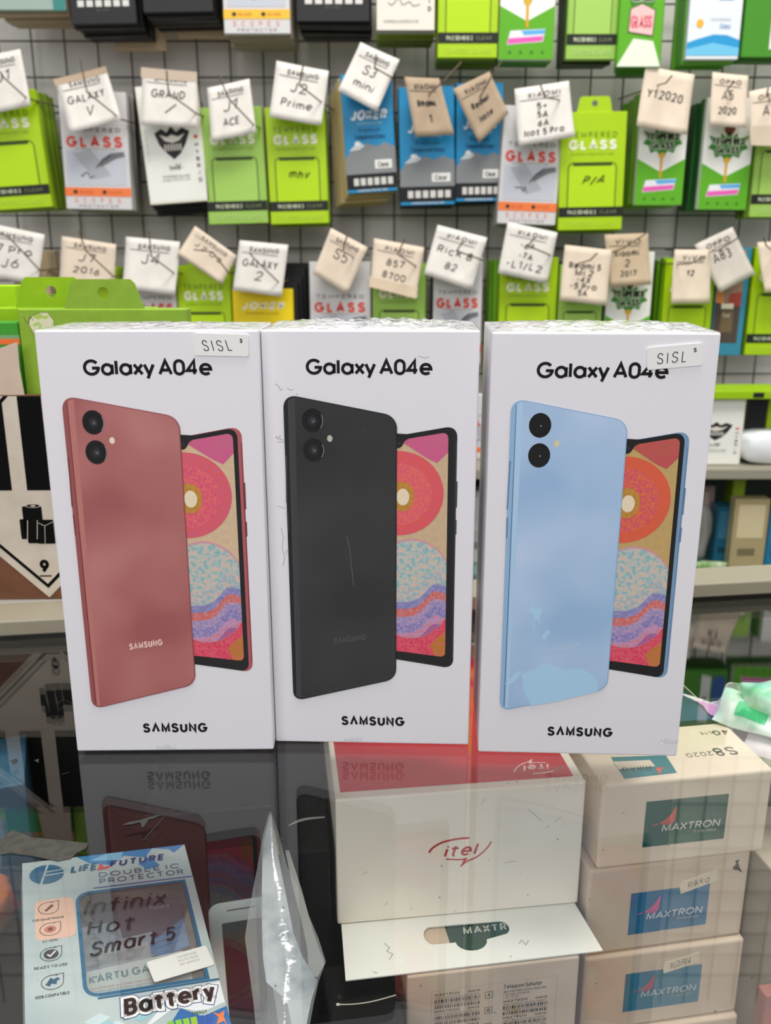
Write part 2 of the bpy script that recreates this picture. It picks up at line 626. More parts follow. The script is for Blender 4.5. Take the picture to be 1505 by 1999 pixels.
# ------------------------------------------------------------------ glass counter
CY = math.radians(8.2)
counter = thing('display_counter', 'glass topped display counter carrying the three white phone boxes', 'counter', (0, 0.480, 0), (0, 0, CY))
ZS = -0.2155
mb = MB()
mb.box((-0.78, -0.60, -0.0022), (0.78, 0.0, 0.0), GLASS)
mb.obj('glass_top', counter)
mb = MB()
alu = M((205, 205, 203), .4, .5)
mb.box((-0.80, -0.004, 0.0012), (0.80, 0.024, 0.010), M((146, 139, 122), .45, .4), .001)
mb.box((-0.80, 0.034, -0.235), (0.80, 0.040, -0.002), M((22, 21, 20), .6, .2))
mb.obj('rear_rail', counter)
mb = MB()
mb.box((-0.80, 0.0245, 0.001), (-0.10, 0.155, 0.0095), M((156, 154, 148), .45, .4), .001)
mb.obj('side_ledge', counter)
mb = MB()
mb.box((-0.78, -0.60, ZS - 0.012), (0.78, 0.0335, ZS), M((46, 38, 32), .5, .3))
mb.obj('inner_shelf', counter)
mb = MB()
mb.box((-0.80, -0.62, -0.9499), (0.80, 0.040, ZS - 0.013), M((92, 66, 46), .5, .3))
mb.obj('base_cabinet', counter)
for sx in (-1, 1):
    mb = MB()
    mb.box((sx * 0.79 - .008, -0.615, ZS - .012), (sx * 0.79 + .008, 0.0335, -0.0025), alu, .001)
    mb.obj('side_frame', counter)
mb = MB()
mb.box((-0.781, -0.615, ZS - .012), (0.781, -0.609, -0.0025), GLASS)
mb.obj('front_glass', counter)
# dust specks and scratches lying on the pane
mb = MB()
ci = Matrix.Translation((0, .48, 0)) @ Matrix.Rotation(CY, 4, 'Z')
ci = ci.inverted()


def onglass(px, py, z=0.0003):
    return ci @ atz(px, py, z)


dust = M((62, 64, 64), .8, .1)
fs = Fr((0, 0, 0.0002), (1, 0, 0), (0, 1, 0))
for pl in ([(238, 1611), (250, 1605), (272, 1601), (296, 1594), (315, 1589), (306, 1595), (290, 1600), (281, 1614), (277, 1616), (274, 1605), (256, 1609)],
           [(20, 1485), (32, 1480), (36, 1487), (26, 1492)], [(66, 1484), (76, 1481), (75, 1489)]):
    mb.face([onglass(*p) for p in pl], dust)
for i in range(70):
    px, py = RNG.uniform(5, 1490), RNG.uniform(1500, 1980)
    c = onglass(px, py)
    r = RNG.uniform(.0001, .00035)
    mb.face([c + Vector((r * math.cos(a), r * math.sin(a), 0)) for a in (0, 1.2, 2.5, 3.8, 5.0)], dust)
for a, b in (((280, 1640), (320, 1595)), ((318, 1590), (352, 1575)), ((120, 1512), (135, 1507)), ((540, 1633), (555, 1640))):
    p, q = onglass(*a), onglass(*b)
    n = (q - p).normalized().cross(Vector((0, 0, 1))) * .00012
    mb.face([p - n, q - n, q + n, p + n], dust)
tag(mb.obj('dust_specks', counter), kind='stuff')

# grey tape stuck on the pane
mb = MB()
tp = [(0, 1640), (24, 1620), (60, 1634), (118, 1640), (172, 1646), (168, 1656), (150, 1664), (138, 1676), (112, 1681), (60, 1670), (20, 1665), (0, 1668)]
c0 = atz(80, 1655, 0)
q = [atz(x, y, .0004) for x, y in tp]
mt = MN((62, 61, 57), (74, 73, 67), 300, 4, .8, .2)
mb.face(q[::-1], mt)
mb.face([p - Vector((0, 0, .0003)) for p in q], mt)
for i in range(len(q)):
    a, b = q[i], q[(i + 1) % len(q)]
    mb.face([a, b, b - Vector((0, 0, .0003)), a - Vector((0, 0, .0003))], mt)
tag(mb.obj('tape_piece', off=c0), 'torn piece of grey tape stuck on the glass pane', 'tape').location = c0

# ------------------------------------------------------------------ the three phone boxes
BW, BH, BD = 81.6, 172.0, 45.0


def hero(x, y, yaw, tilt, label, scheme, sticker=None, crinkle=1.0, scuffs=False, seed=1):
    rng = random.Random(seed)
    t = thing('phone_box', label, 'box', (x, y, 0.0003), (0, 0, 0), 'white phone boxes on the counter')
    Rz = Matrix.Rotation(yaw, 4, 'Z') @ Matrix.Rotation(-tilt, 4, 'X')
    t.rotation_euler = Rz.to_euler()
    if tilt > 0:
        t.location.z += BD * .001 * math.sin(tilt)
    mb = MB()
    card = M((228, 225, 230), .32, .45)
    mb.box((-BW / 2000, 0, 0), (BW / 2000, BD / 1000, BH / 1000), card, .0007, 2)
    F = Fr((0, 0, 0), (1, 0, 0), (0, 0, 1), .001)
    if scuffs:
        sc = M((168, 158, 158), .7, .1)
        for pts in ([(-36, 152), (-34.5, 151), (-34, 149.5), (-33, 150)], [(-31.5, 150.6), (-30.4, 149.6), (-29, 149.8)], [(-36.5, 131), (-36, 131.8), (-35.4, 130.6), (-34.7, 132.2), (-34.6, 130.4), (-33.4, 130.6)], [(-35.8, 129.6), (-32.6, 129.6)], [(-35.5, 95), (-34.6, 91), (-35.4, 87), (-34.4, 83), (-35.2, 79)], [(-34, 84), (-33.2, 86)], [(-28, 148.4), (-27.6, 147.8)], [(-36.6, 104), (-33.6, 103)], [(-26, 138.5), (-24, 140)], [(18, 162.5), (20.5, 161.8), (22, 162.4)]):
            mb.stroke(F, pts, .22, sc, .05)
    mb.obj('carton', t)
    # title and brand lettering
    mb = MB()
    text(mb, F, 'Galaxy A04e', -24.2, 155.4, 6.05, 1.14, INK, .08, width=47.6, sp=.06, track=.055, rise=0.0)
    mb.obj('title_lettering', t)
    mb = MB()
    text(mb, F, 'S^MSUNG', -12.7, 8.4, 4.3, 1.0, INK, .08, width=26.4, track=.20)
    mb.obj('brand_lettering', t)
    # printed phone seen from the front
    S = scheme
    mb = MB()
    mb.poly(F, rpoly([(8, 39.5), (33.6, 35.2), (33.2, 136.5), (8, 131.9)], [0, 4.2, 4.6, 0]), S['frame'], .06)
    mb.stroke(F, [(32.9, 130), (33.3, 40)], .35, S['rim'], .09)
    mb.rect(F, 33.0, 104, 33.7, 114.5, S['rim'], .09)
    mb.rect(F, 33.1, 93, 33.7, 99, S['rim'], .09)
    mb.poly(F, rpoly([(8, 39.4), (32.0, 35.6), (31.5, 136.0), (8, 131.7)], [0, 3.6, 4.2, 0]), BLACK, .12)
    scr = rpoly([(8, 43.2), (30.2, 40.4), (29.8, 133.9), (8, 130.1)], [0, 2.2, 2.6, 0])
    mb.poly(F, scr, S['bg'], .18)

    def cp(pts, mat, d, extra=None):
        q = clip(pts, scr)
        if extra and q:
            q = clip(q, extra)
        if len(q) > 2:
            mb.poly(F, q, mat, d)
    cp([(13, 140), (40, 140), (40, 126), (29.8, 126), (25.7, 121.8), (22, 123.5), (12, 130)], S.get('petal', MN((206, 92, 138), (198, 104, 132), 60, 2, .45)), .22)
    cp(ellipse(10.8, 109.5, 17.6, 17.0, 44), S['donut'], .26)
    cp(ellipse(11.4, 109.2, 12.5, 12.5, 36), S['donut2'], .28)
    cp(ellipse(12.2, 108.4, 4.8, 6.0, 26), MN((198, 142, 62), (176, 128, 52), 700, 3, .5), .30)
    cp(ellipse(12.6, 108.2, 2.5, 3.4, 20), M((238, 214, 184), .5), .32)
    cp([(5, 52), (12, 55), (20, 50), (24, 54), (36, 66), (36, 30), (5, 30)], MN((214, 62, 92), (222, 96, 112), 900, 2, .5), .26)
    cp([(24, 46), (31, 53), (36, 50), (36, 30), (27, 38)], MN((182, 124, 42), (206, 112, 84), 700, 2, .5), .28)
    sph = ellipse(16.3, 69.6, 16.6, 20.8, 44)
    cp(ellipse(16.3, 69.9, 17.0, 21.3, 44), M((206, 150, 160), .5), .29)
    cp(sph, MN((136, 178, 182), (214, 184, 164), 620, 6, .5, lo=.38, hi=.62, c=(182, 190, 186)), .31)
    wav = lambda o: spl([(0, 58 + o), (10, 60.0 + o), (16, 60.5 + o), (20, 62.5 + o), (25, 67.8 + o), (30, 67 + o), (36, 64 + o)], 4)
    band = lambda a, b: wav(a) + wav(b)[::-1]
    cp(band(3.0, 10), MN((210, 184, 172), (150, 178, 186), 700, 5, .5, lo=.4, hi=.6), .33, sph)
    cp(band(1.2, 4.2), MN((120, 124, 178), (158, 148, 188), 900, 3, .5), .35, sph)
    cp(band(-2.2, 1.2), MN((208, 100, 92), (200, 136, 138), 900, 3, .5), .35, sph)
    cp(band(-5.4, -2.2), MN((192, 156, 186), (146, 138, 182), 800, 3, .5), .35, sph)
    cp(band(-10, -5.4), MN((118, 120, 178), (178, 150, 188), 900, 4, .5), .35, sph)
    cp(band(-13, -9.4), MN((206, 128, 140), (190, 150, 190), 900, 3, .5), .36, sph)
    cp(band(-24, -13), MN((200, 80, 120), (120, 120, 180), 800, 3, .5), .36, sph)
    mb.poly(F, spl([(8, 133.4), (8, 128.2), (10.8, 127.6), (12.2, 128.6), (13.2, 130.4), (14.6, 131.4), (15.2, 133)], 3), BLACK, .40)
    mb.ell(F, 11.0, 129.6, .75, .75, M((46, 44, 52), .3), .43, 12)
    mb.obj('printed_phone_front', t)
    # printed phone seen from the back
    mb = MB()
    out = rpoly([(-33.0, 148.3), (10.2, 140.0), (10.2, 30.3), (-32.7, 19.4)], [5.6, 5.0, 4.6, 4.8], 9)
    mb.poly(F, out, S['edge'], .50)
    inn = rpoly([(-32.2, 147.8), (9.8, 139.7), (9.8, 30.7), (-31.9, 19.9)], [5.4, 4.8, 4.4, 4.6], 9)
    mb.poly(F, clip(inn, [(-31.2, 160), (20, 160), (20, 0), (-31.2, 0)]), S['rim'], .53)
    mb.poly(F, clip(inn, [(-30.9, 160), (20, 160), (20, 0), (-30.6, 0)]), S['bevel'], .56)
    mb.poly(F, clip(inn, [(-28.4, 160), (20, 160), (20, 0), (-29.4, 0)]), S['back'], .59)
    mb.stroke(F, [(-32.5, 124.5), (-32.85, 105.5)], .5, S['rim'], .56)
    mb.stroke(F, [(-32.7, 102.3), (-32.6, 93.9)], .55, S['rim'], .56)
    for (lx, ly) in ((-22.0, 138.1), (-21.8, 126.7)):
        mb.ell(F, lx, ly, 4.1, 4.65, S['lens'], .62, 36)
        mb.ell(F, lx, ly, 3.75, 4.3, M((18, 18, 20), .3), .64, 36)
        if S['glint']:
            mb.ell(F, lx, ly - .1, 1.9, 2.2, M((34, 34, 38), .3), .66, 24)
            mb.ell(F, lx + .2, ly - .1, .9, 1.0, M((84, 84, 90), .3), .68, 16)
            mb.ell(F, lx + .2, ly - .1, .62, .7, M((30, 30, 34), .3), .70, 16)
            mb.stroke(F, arc(lx, ly, 3.9, 4.45, -40, 30, 8), .22, M((150, 146, 146), .3), .66)
        mb.ell(F, lx + .3, ly - .2, .28, .32, M((150, 150, 156), .3), .72, 10)
    mb.ell(F, -15.5, 131.2, 1.05, 1.3, S['flash'], .62, 18)
    text(mb, F, 'S^MSUNG', -15.4, 45.7, 2.75, .6, S['logo'], .64, width=13.3, track=.26, rise=.155)
    if S.get('patches'):
        pm = M((168, 206, 235), .45)
        for pl in ([(-24.4, 36.5), (-20, 38), (-16.3, 41.2), (-12, 40.6), (-7, 38.4), (-3, 39.4), (.3, 38.8), (4, 36.5), (6.4, 33), (6.2, 29.2), (-10.8, 24.2), (-20, 22.2), (-23.2, 29.2)], [(-23.3, 64.2), (-21.5, 66.2), (-20, 64.8), (-18.2, 66), (-17.4, 63.7), (-18.6, 61.8), (-18.1, 58.8), (-19.4, 60.4), (-20.9, 59.3), (-20.4, 62)], [(-17.3, 52.8), (-16.2, 54.6), (-15.2, 56.3), (-13.8, 54.8), (-15.0, 53.2), (-15.9, 51.3)], [(-21, 57.5), (-20, 58.2), (-20.2, 55.6)], [(-30, 31), (-27, 33), (-24.6, 37), (-26, 38), (-29, 34.4), (-31, 32)]):
            mb.poly(F, pl, pm, .61)
        for i in range(46):
            u_, v_ = rng.uniform(-29, -20), rng.uniform(30, 47)
            r_ = rng.uniform(.1, .45)
            mb.poly(F, [(u_ + r_ * math.cos(k), v_ + r_ * math.sin(k)) for k in (0, 1.1, 2.6, 3.6, 5)], pm, .605)
    if S.get('scratch'):
        sm = M((120, 110, 104), .5)
        mb.stroke(F, [(-9.5, 92), (-8.6, 88), (-8.0, 83), (-7.4, 76), (-6.9, 71.5)], .16, sm, .62)
        mb.stroke(F, [(-2.6, 134), (-1.6, 134.4)], .5, M((70, 68, 68), .5), .62)
    mb.obj('printed_phone_back', t)
    if sticker:
        c, an, slant = sticker
        a = math.radians(an)
        U, V = Vector((math.cos(a), 0, math.sin(a))), Vector((-math.sin(a), 0, math.cos(a)))
        fr = Fr(Vector((c[0] / 1000, -.00052, c[1] / 1000)), U, V, .001)
        mb = MB()
        mb.prism(rrect(-9.9, -4.0, 9.9, 4.0, .9), fr, .45, M((232, 230, 228), .4, .4))
        st = mb.obj('price_sticker', t)
        st['label'] = 'small white handwritten sticker'
        mb = MB()
        pen = M((44, 42, 48), .6)
        text(mb, fr, 'SISL', -6.4, -2.2, 4.0, .34, pen, .05, width=10.4, track=.5, slant=slant, jit=.06, rng=rng)
        text(mb, fr, 's', 6.6, .9, 2.0, .36, pen, .05)
        mb.obj('handwriting', st)
    # shrink film crumpled over the top
    mb = MB()
    nz = [[rng.uniform(0, 1) for _ in range(30)] for _ in range(14)]

    def film(u, v, d):
        i, j = u * 28, v * 12
        i0, j0 = int(min(i, 27.999)), int(min(j, 11.999))
        fu, fv = i - i0, j - j0
        z = (nz[j0][i0] * (1 - fu) + nz[j0][i0 + 1] * fu) * (1 - fv) + (nz[j0 + 1][i0] * (1 - fu) + nz[j0 + 1][i0 + 1] * fu) * fv
        dome = (max(0, math.sin(math.pi * u)) ** .5) * (max(0, math.sin(math.pi * v)) ** .6)
        h = .15 + crinkle * (.5 + 2.6 * z) * dome
        return Vector(((-BW / 2 - .1 + (BW + .2) * u) / 1000, (BD * v) / 1000, (BH + h) / 1000 + d))
    mb.sheet(film, 56, 24, FILM)
    mb.obj('shrink_film', t, True)['label'] = 'clear crumpled plastic film'
    mb = MB()
    # loose film tail at the foot
    u0 = {1: -8, 2: -12, 3: 33}[seed]
    vv = .6 if seed != 3 else 6
    for k in range(5):
        a0 = u0 + k * 1.6
        mb.face([F.p(a0, vv + .2, .3), F.p(a0 + 1.8, vv + .3 + rng.uniform(0, .5), .5 + rng.uniform(0, .6)), F.p(a0 + 1.4, vv + 1.2 + rng.uniform(.5, 2.2), .4), F.p(a0 + .3, vv + 1.0 + rng.uniform(.2, 1), .9)], FILM)
    mb.obj('film_tail', t)
    return t


pink = dict(frame=M((176, 92, 98)), rim=M((122, 58, 60)), edge=M((150, 84, 82)), bevel=M((186, 118, 112)), back=MN((158, 88, 88), (186, 122, 118), 26, 1.5, .4, .35, .35, .68), lens=M((60, 40, 42), .3), glint=True, flash=M((232, 214, 196)), logo=M((232, 196, 190)), bg=MN((214, 186, 150), (206, 178, 148), 500, 2), donut=MN((222, 92, 92), (206, 96, 124), 900, 3), donut2=MN((214, 80, 118), (228, 110, 104), 800, 4))
blk = dict(frame=M((34, 34, 38)), rim=M((70, 70, 74)), edge=M((30, 31, 34)), bevel=M((62, 63, 66)), back=MN((36, 36, 37), (54, 54, 55), 22, 1.5, .35, .4, .35, .7), lens=M((20, 20, 21), .3), glint=True, flash=M((186, 184, 168)), logo=M((74, 74, 76)), bg=MN((206, 178, 142), (198, 172, 140), 500, 2), donut=MN((226, 92, 84), (214, 90, 108), 900, 3), donut2=MN((220, 92, 112), (230, 110, 96), 800, 4), scratch=True)
blu = dict(frame=M((120, 152, 184)), rim=M((96, 128, 164)), edge=M((146, 180, 212)), bevel=M((172, 202, 230)), back=MN((150, 183, 217), (186, 205, 232), 24, 1.5, .4, .35, .35, .68), lens=M((12, 12, 13), .3), glint=False, flash=M((212, 204, 160)), logo=M((176, 200, 224)), bg=MN((196, 164, 104), (188, 158, 104), 500, 2), donut=MN((224, 96, 60), (212, 96, 74), 900, 3), donut2=MN((204, 82, 104), (226, 112, 66), 800, 4), patches=True, petal=MN((190, 84, 84), (186, 92, 80), 60, 2, .45))
hero(-.0874, .3315, .0167, .0088, 'white phone box picturing a dusty pink phone', pink, ((27.3, 166.6), -1.5, -.35), .45, False, 1)
hero(-.0058, .3379, -.0347, -.0018, 'white phone box picturing a black phone, standing between the other two', blk, None, 1.0, True, 2)
hero(.0793, .3292, -.0432, -.0122, 'white phone box picturing a pale blue phone', blu, ((25.0, 163.6), 5.5, .12), .8, False, 3)

# ------------------------------------------------------------------ wire grid on the back wall
mb = MB()
wire = M((84, 82, 80), .5, .3)
gx0 = aty(386, 130, 1.5).x
gz0 = aty(700, 152, 1.5).z
n0 = int((1.35) / .05)
for i in range(-n0, n0 + 1):
    x = gx0 + i * .05
    mb.tube([(x, 1.500, -.42), (x, 1.500, 1.28)], .0014, wire, 6)
for j in range(-22, 16):
    z = gz0 + j * .05
    if -.42 < z < 1.28:
        mb.tube([(gx0 - 1.36, 1.4966, z), (gx0 + 1.36, 1.4966, z)], .0014, wire, 6)
for (x, z) in ((-1.3, 1.2), (1.3, 1.2), (-1.3, -.38), (1.3, -.38), (0, 1.2)):
    mb.box((x - .01, 1.501, z - .01), (x + .01, 1.5195, z + .01), wire)
g = mb.obj('wire_grid')
tag(g, 'dark wire grid panel fixed in front of the pale back wall', 'grid panel')

# ------------------------------------------------------------------ colours of the packs
LIME, LIMED, LIMEL = (166, 202, 14), (120, 152, 24), (186, 214, 60)
PALE = (150, 190, 84)
GREEN, GREEND = (92, 168, 34), (44, 110, 40)
GREY, GREYD = (206, 204, 204), (150, 146, 140)
BLUE, CREAM, TANC = (22, 134, 184), (236, 228, 214), (178, 156, 128)
RED, ORANGE, YELLOW = (214, 72, 56), (236, 122, 66), (238, 206, 20)
PB = {'lime': LIME, 'pale': PALE, 'grey': GREY, 'greyy': GREY, 'skull': CREAM, 'blue': BLUE, 'leaf': (238, 236, 226), 'leafb': GREEN, 'yellow': YELLOW, 'black': (24, 24, 27), 'scrib': (226, 220, 208), 'bluewhite': (222, 228, 232), 'device': (70, 140, 40), 'picture': (52, 132, 158), 'tan': TANC, 'teal': (150, 170, 160), 'dgreen': GREEND, 'clear': (196, 178, 120), 'limeplain': LIME}
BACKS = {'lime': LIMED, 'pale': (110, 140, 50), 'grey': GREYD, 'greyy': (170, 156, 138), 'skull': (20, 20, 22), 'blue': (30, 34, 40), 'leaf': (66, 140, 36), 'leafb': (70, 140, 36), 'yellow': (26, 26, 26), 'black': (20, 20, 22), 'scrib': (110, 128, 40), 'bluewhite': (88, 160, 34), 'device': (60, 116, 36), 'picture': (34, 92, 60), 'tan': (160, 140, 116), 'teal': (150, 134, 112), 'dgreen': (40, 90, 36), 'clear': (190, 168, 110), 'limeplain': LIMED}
WT = M((238, 238, 230))


def scribble(mb, fr, u, v, w, h, mat, rng, th, d=.5, n=7):
    pts = [(u + w * i / n, v + rng.uniform(0, h)) for i in range(n + 1)]
    mb.stroke(fr, spl(pts, 3), th, mat, d)


def icons(mb, fr, u0, u1, v0, v1, n, mat, d=.6):
    s = (u1 - u0) / n
    for i in range(n):
        mb.rect(fr, u0 + s * i + s * .14, v0, u0 + s * i + s * .86, v1, mat, d)


def art(kind, mb, fr, W, H, rng, scrawl=None):
    if scrawl:
        text(mb, fr, scrawl, .34 * W, .40 * H, .07 * H, .010 * H, INK, 1.0, width=.34 * W, slant=.4, jit=.15, rng=rng)
    P = lambda u, v: (u * W, v * H)
    T = lambda s, u, v, cap, wt, mat, width, d=.6, **k: text(mb, fr, s, u * W, v * H, cap * H, wt * H, mat, d, width=width * W, **k)
    if kind in ('lime', 'pale'):
        L = LIME if kind == 'lime' else PALE
        dk = M((52, 72, 18))
        mb.poly(fr, [P(.13, .20), P(.87, .20)] + [P(a, b) for a, b in arc(.81, .535, .06, .035, 0, 90, 5)] + [P(a, b) for a, b in arc(.19, .535, .06, .035, 90, 180, 5)], M(tuple(min(255, c + 10) for c in L)), .3)
        T('TEMPERED', .12, .79, .045, .006, M((96, 132, 30)), .74, track=.5)
        T('GLASS', .12, .685, .085, .022, M((232, 240, 206)), .74)
        T('SCREEN PROTECTOR', .16, .64, .020, .003, M((120, 150, 30)), .66)
        mb.stroke(fr, [P(.13, .20), P(.13, .53)] + [P(a, b) for a, b in arc(.21, .53, .08, .045, 180, 90, 5)] + [P(a, b) for a, b in arc(.79, .53, .08, .045, 90, 0, 5)] + [P(.87, .20)], .016 * W, dk, .5)
        mb.stroke(fr, [P(.20, .566), P(.80, .566)], .05 * W, dk, .55)
        mb.rect(fr, 0, .115 * H, W, .20 * H, M((30, 34, 26)), .5)
        T('9H 2.5D HD 0.3', .14, .138, .036, .007, M((190, 200, 170)), .44, .7)
        T('CLEAR', .64, .142, .028, .003, M((140, 150, 110)), .26, .7)
        T('TEMPERED GLASS', .10, .035, .045, .007, M(LIMEL if kind == 'lime' else (176, 206, 120)), .80, .7)
    elif kind in ('grey', 'greyy'):
        ac = RED if kind == 'grey' else (90, 90, 96)
        mb.rect(fr, .06 * W, .21 * H, .94 * W, .505 * H, M((190, 194, 202)), .3)
        mb.poly(fr, [P(.16, .48), P(.42, .52), P(.72, .30), P(.46, .26)], M((170, 172, 178)), .45)
        hand = [P(.52, .38), P(.60, .44), P(.72, .485), P(.92, .50), P(.94, .46), P(.80, .44), P(.70, .41), P(.58, .37)]
        mb.poly(fr, hand, M((112, 112, 116)), .5)
        mb.stroke(fr, [P(.50, .36), P(.60, .43), P(.66, .44), P(.72, .47)], .02 * W, M((64, 64, 68)), .6)
        scribble(mb, fr, .26 * W, .27 * H, .2 * W, .06 * H, INK, rng, .012 * W, .7)
        T('TEMPERED', .10, .665, .035, .006, M((130, 126, 122)), .80)
        T('GLASS', .07, .535, .095, .023, M(ac), .84, track=.34)
        T('SCREEN PROTECTOR', .20, .513, .018, .003, M((150, 146, 142)), .6)
        bc = ORANGE if kind == 'grey' else (236, 186, 60)
        mb.rect(fr, 0, .115 * H, W, .19 * H, M(bc), .5)
        for u in (.16, .60):
            mb.ell(fr, u * W, .152 * H, .035 * W, .017 * H, M((60, 44, 34)), .7, 12)
            T('GLASS', u + .06, .14, .024, .004, M((200, 90, 50)), .2, .7)
        for i in range(6):
            T('SCOPE'[i % 5], .14 + i * .13, .06, .04, .005, M((226, 140, 110)), .05, .6)
        T('PROTECTOR', .2, .02, .022, .004, M((160, 150, 146)), .6, .6)
    elif kind == 'skull':
        mb.poly(fr, rrect(.03 * W, .02 * H, .97 * W, .98 * H, .05 * W), M((240, 234, 224)), .3)
        # plain dark crest in place of the printed face
        mb.poly(fr, [P(.22, 0.605), P(.34, 0.640), P(.42, 0.605), P(.50, 0.655), P(.58, 0.605), P(.68, 0.640), P(.80, 0.605), P(.72, 0.505), P(.62, 0.425), P(.50, 0.375), P(.40, 0.425), P(.28, 0.505)], M((36, 34, 34)), .5)
        mb.poly(fr, [P(.30, 0.590), P(.42, 0.565), P(.50, 0.585), P(.60, 0.565), P(.72, 0.590), P(.62, 0.535), P(.50, 0.515), P(.38, 0.535)], M((222, 216, 206)), .6)
        for i in range(6):
            mb.rect(fr, (.36 + i * .05) * W, .45 * H, (.39 + i * .05) * W, .505 * H, M((206, 200, 190)), .6)
        mb.stroke(fr, [P(.5, .335), P(.56, .32), P(.60, .335)], .012 * W, DARK, .5)
        T('Smile !', .40, .285, .04, .006, DARK, .24)
        T('TEMPERED GLASS', .26, .22, .022, .004, M((120, 116, 110)), .46)
        T('SCREEN PROTECTOR', .26, .19, .020, .003, M((140, 136, 130)), .46)
        for i, c in enumerate('HYBRID'):
            T(c, .86, .47 - i * .06, .036, .007, DARK, .06)
        mb.rect(fr, .86 * W, .54 * H, .92 * W, .57 * H, M(RED), .5)
        T('9H', .06, .75, .03, .006, M((110, 106, 100)), .1)
        for i in range(5):
            T('I', .08, .60 - i * .06, .05, .004, M((170, 166, 160)), .01)
    elif kind == 'blue':
        mb.poly(fr, [P(0, .16), P(1, .16), P(1, .38), P(.80, .42), P(.62, .39), P(.45, .42), P(.28, .38), P(.12, .36), P(0, .30)], M((130, 132, 134)), .3)
        mb.poly(fr, [P(.08, .36), P(.28, .44), P(.40, .40), P(.30, .37)], M((200, 206, 206)), .4)
        mb.ell(fr, .26 * W, .42 * H, .06 * W, .02 * H, M((236, 236, 226)), .45, 12)
        T('JOKER', .15, .615, .085, .02, M((232, 238, 240)), .70, slant=.25, track=.2)
        T('TEMPERED GLASS', .26, .575, .022, .004, M((150, 200, 220)), .5)
        T('Premium', .30, .515, .034, .005, M((14, 84, 130)), .42)
        T('Tempered Glass', .20, .455, .04, .006, M((14, 74, 120)), .62)
        mb.rect(fr, .58 * W, .20 * H, .92 * W, .275 * H, M((226, 226, 220)), .5)
        T('Clear', .64, .212, .045, .007, DARK, .22, .7)
        mb.rect(fr, 0, .03 * H, W, .16 * H, M((24, 25, 28)), .5)
        icons(mb, fr, .12 * W, .94 * W, .062 * H, .125 * H, 6, M((206, 204, 198)), .7)
        T('HARDNESS PROTECTION', .2, .008, .018, .003, M((220, 220, 216)), .6, .7)
    elif kind in ('leaf', 'leafb'):
        if kind == 'leaf':
            mb.poly(fr, [P(0, 0), P(1, 0), P(1, .42), P(.5, .30), P(0, .42)], M(GREEN), .3)
        else:
            mb.poly(fr, [P(.0, 0), P(1, .0), P(.8, .20), P(.35, .22)], M((226, 240, 214)), .3)
        hl = [(.5, .705), (.565, .655), (.66, .690), (.685, .642), (.91, .668), (.83, .605), (.91, .555), (.79, .535), (.74, .470), (.62, .490), (.5, .430)]
        mb.poly(fr, [P(u, v) for u, v in hl] + [P(1 - u, v) for u, v in hl[-2:0:-1]], M((54, 126, 40)), .5)
        T('TEMPERED', .17, .585, .062, .014, M((196, 214, 180)), .66, .65, wd=.026 * H)
        T('TEMPERED', .17, .585, .062, .014, M((26, 42, 22)), .66, .7)
        T('GLASS', .27, .505, .066, .014, M((196, 214, 180)), .46, .65, wd=.026 * H)
        T('GLASS', .27, .505, .066, .014, M((26, 42, 22)), .46, .7)
        if kind == 'leaf':
            mb.poly(fr, [P(.38, .73), P(.5, .77), P(.62, .73), P(.56, .675), P(.44, .675)], M((112, 62, 44)), .5)
            mb.rect(fr, .475 * W, .25 * H, .525 * W, .47 * H, M((214, 158, 40)), .7)
            mb.poly(fr, [P(.42, .45), P(.5, .41), P(.58, .45), P(.5, .48)], M((214, 170, 40)), .75)
            mb.poly(fr, [P(.14, .115), P(.80, .14), P(.84, .24), P(.20, .225)], M((228, 226, 238)), .5)
            mb.poly(fr, [P(.15, .12), P(.79, .145), P(.81, .185), P(.17, .165)], M((226, 92, 176)), .6)
            mb.poly(fr, [P(.45, .19), P(.82, .20), P(.84, .235), P(.40, .225)], M((92, 170, 224)), .6)
            for i in range(4):
                mb.ell(fr, (.2 + .2 * i) * W, .055 * H, .03 * W, .014 * H, M((60, 116, 34)), .5, 10)
        else:
            mb.poly(fr, [P(.22, .27), P(.78, .24), P(.80, .44), P(.5, .49), P(.24, .45)], M((232, 190, 186)), .6)
            T('GLASS', .27, .30, .10, .02, M((222, 120, 132)), .46, .8)
            mb.stroke(fr, [P(.22, .27), P(.78, .24), P(.80, .44), P(.5, .49), P(.24, .45)], .02 * W, M((60, 60, 40)), .7, True)
    elif kind == 'yellow':
        T('JOKER', .14, .81, .07, .018, M((240, 240, 220)), .70, slant=.25)
        T('TEMPERED GLASS', .2, .765, .022, .004, M((180, 150, 10)), .56)
        T('Premium', .30, .64, .036, .006, M((170, 140, 10)), .40)
        mb.rect(fr, 0, .03 * H, W, .16 * H, M((24, 25, 28)), .5)
        icons(mb, fr, .12 * W, .94 * W, .062 * H, .125 * H, 6, M((206, 204, 198)), .7)
    elif kind == 'black':
        mb.rect(fr, .04 * W, .215 * H, .96 * W, .9 * H, M((30, 86, 120)), .3)
        icons(mb, fr, .10 * W, .92 * W, .135 * H, .185 * H, 6, M((214, 212, 206)), .6)
        T('GLASS', .4, .10, .018, .004, M((90, 90, 92)), .2)
    elif kind == 'scrib':
        for i in range(4):
            scribble(mb, fr, .2 * W, (.20 + i * .12) * H, .55 * W, .06 * H, M((110, 100, 96)), rng, .012 * W, .5, 9)
        for i, c in enumerate('HYBRID'):
            T(c, .88, .46 - i * .06, .036, .007, DARK, .06)
        T('TEMPERED GLASS PROTECTOR', .12, .07, .022, .003, M((150, 146, 140)), .6)
        mb.rect(fr, 0, 0, W, .012 * H, DARK, .5)
    elif kind == 'bluewhite':
        mb.poly(fr, [P(0, .03), P(1, .03), P(1, .15), P(.75, .19), P(.5, .195), P(.2, .16), P(0, .13)], M((44, 150, 204)), .4)
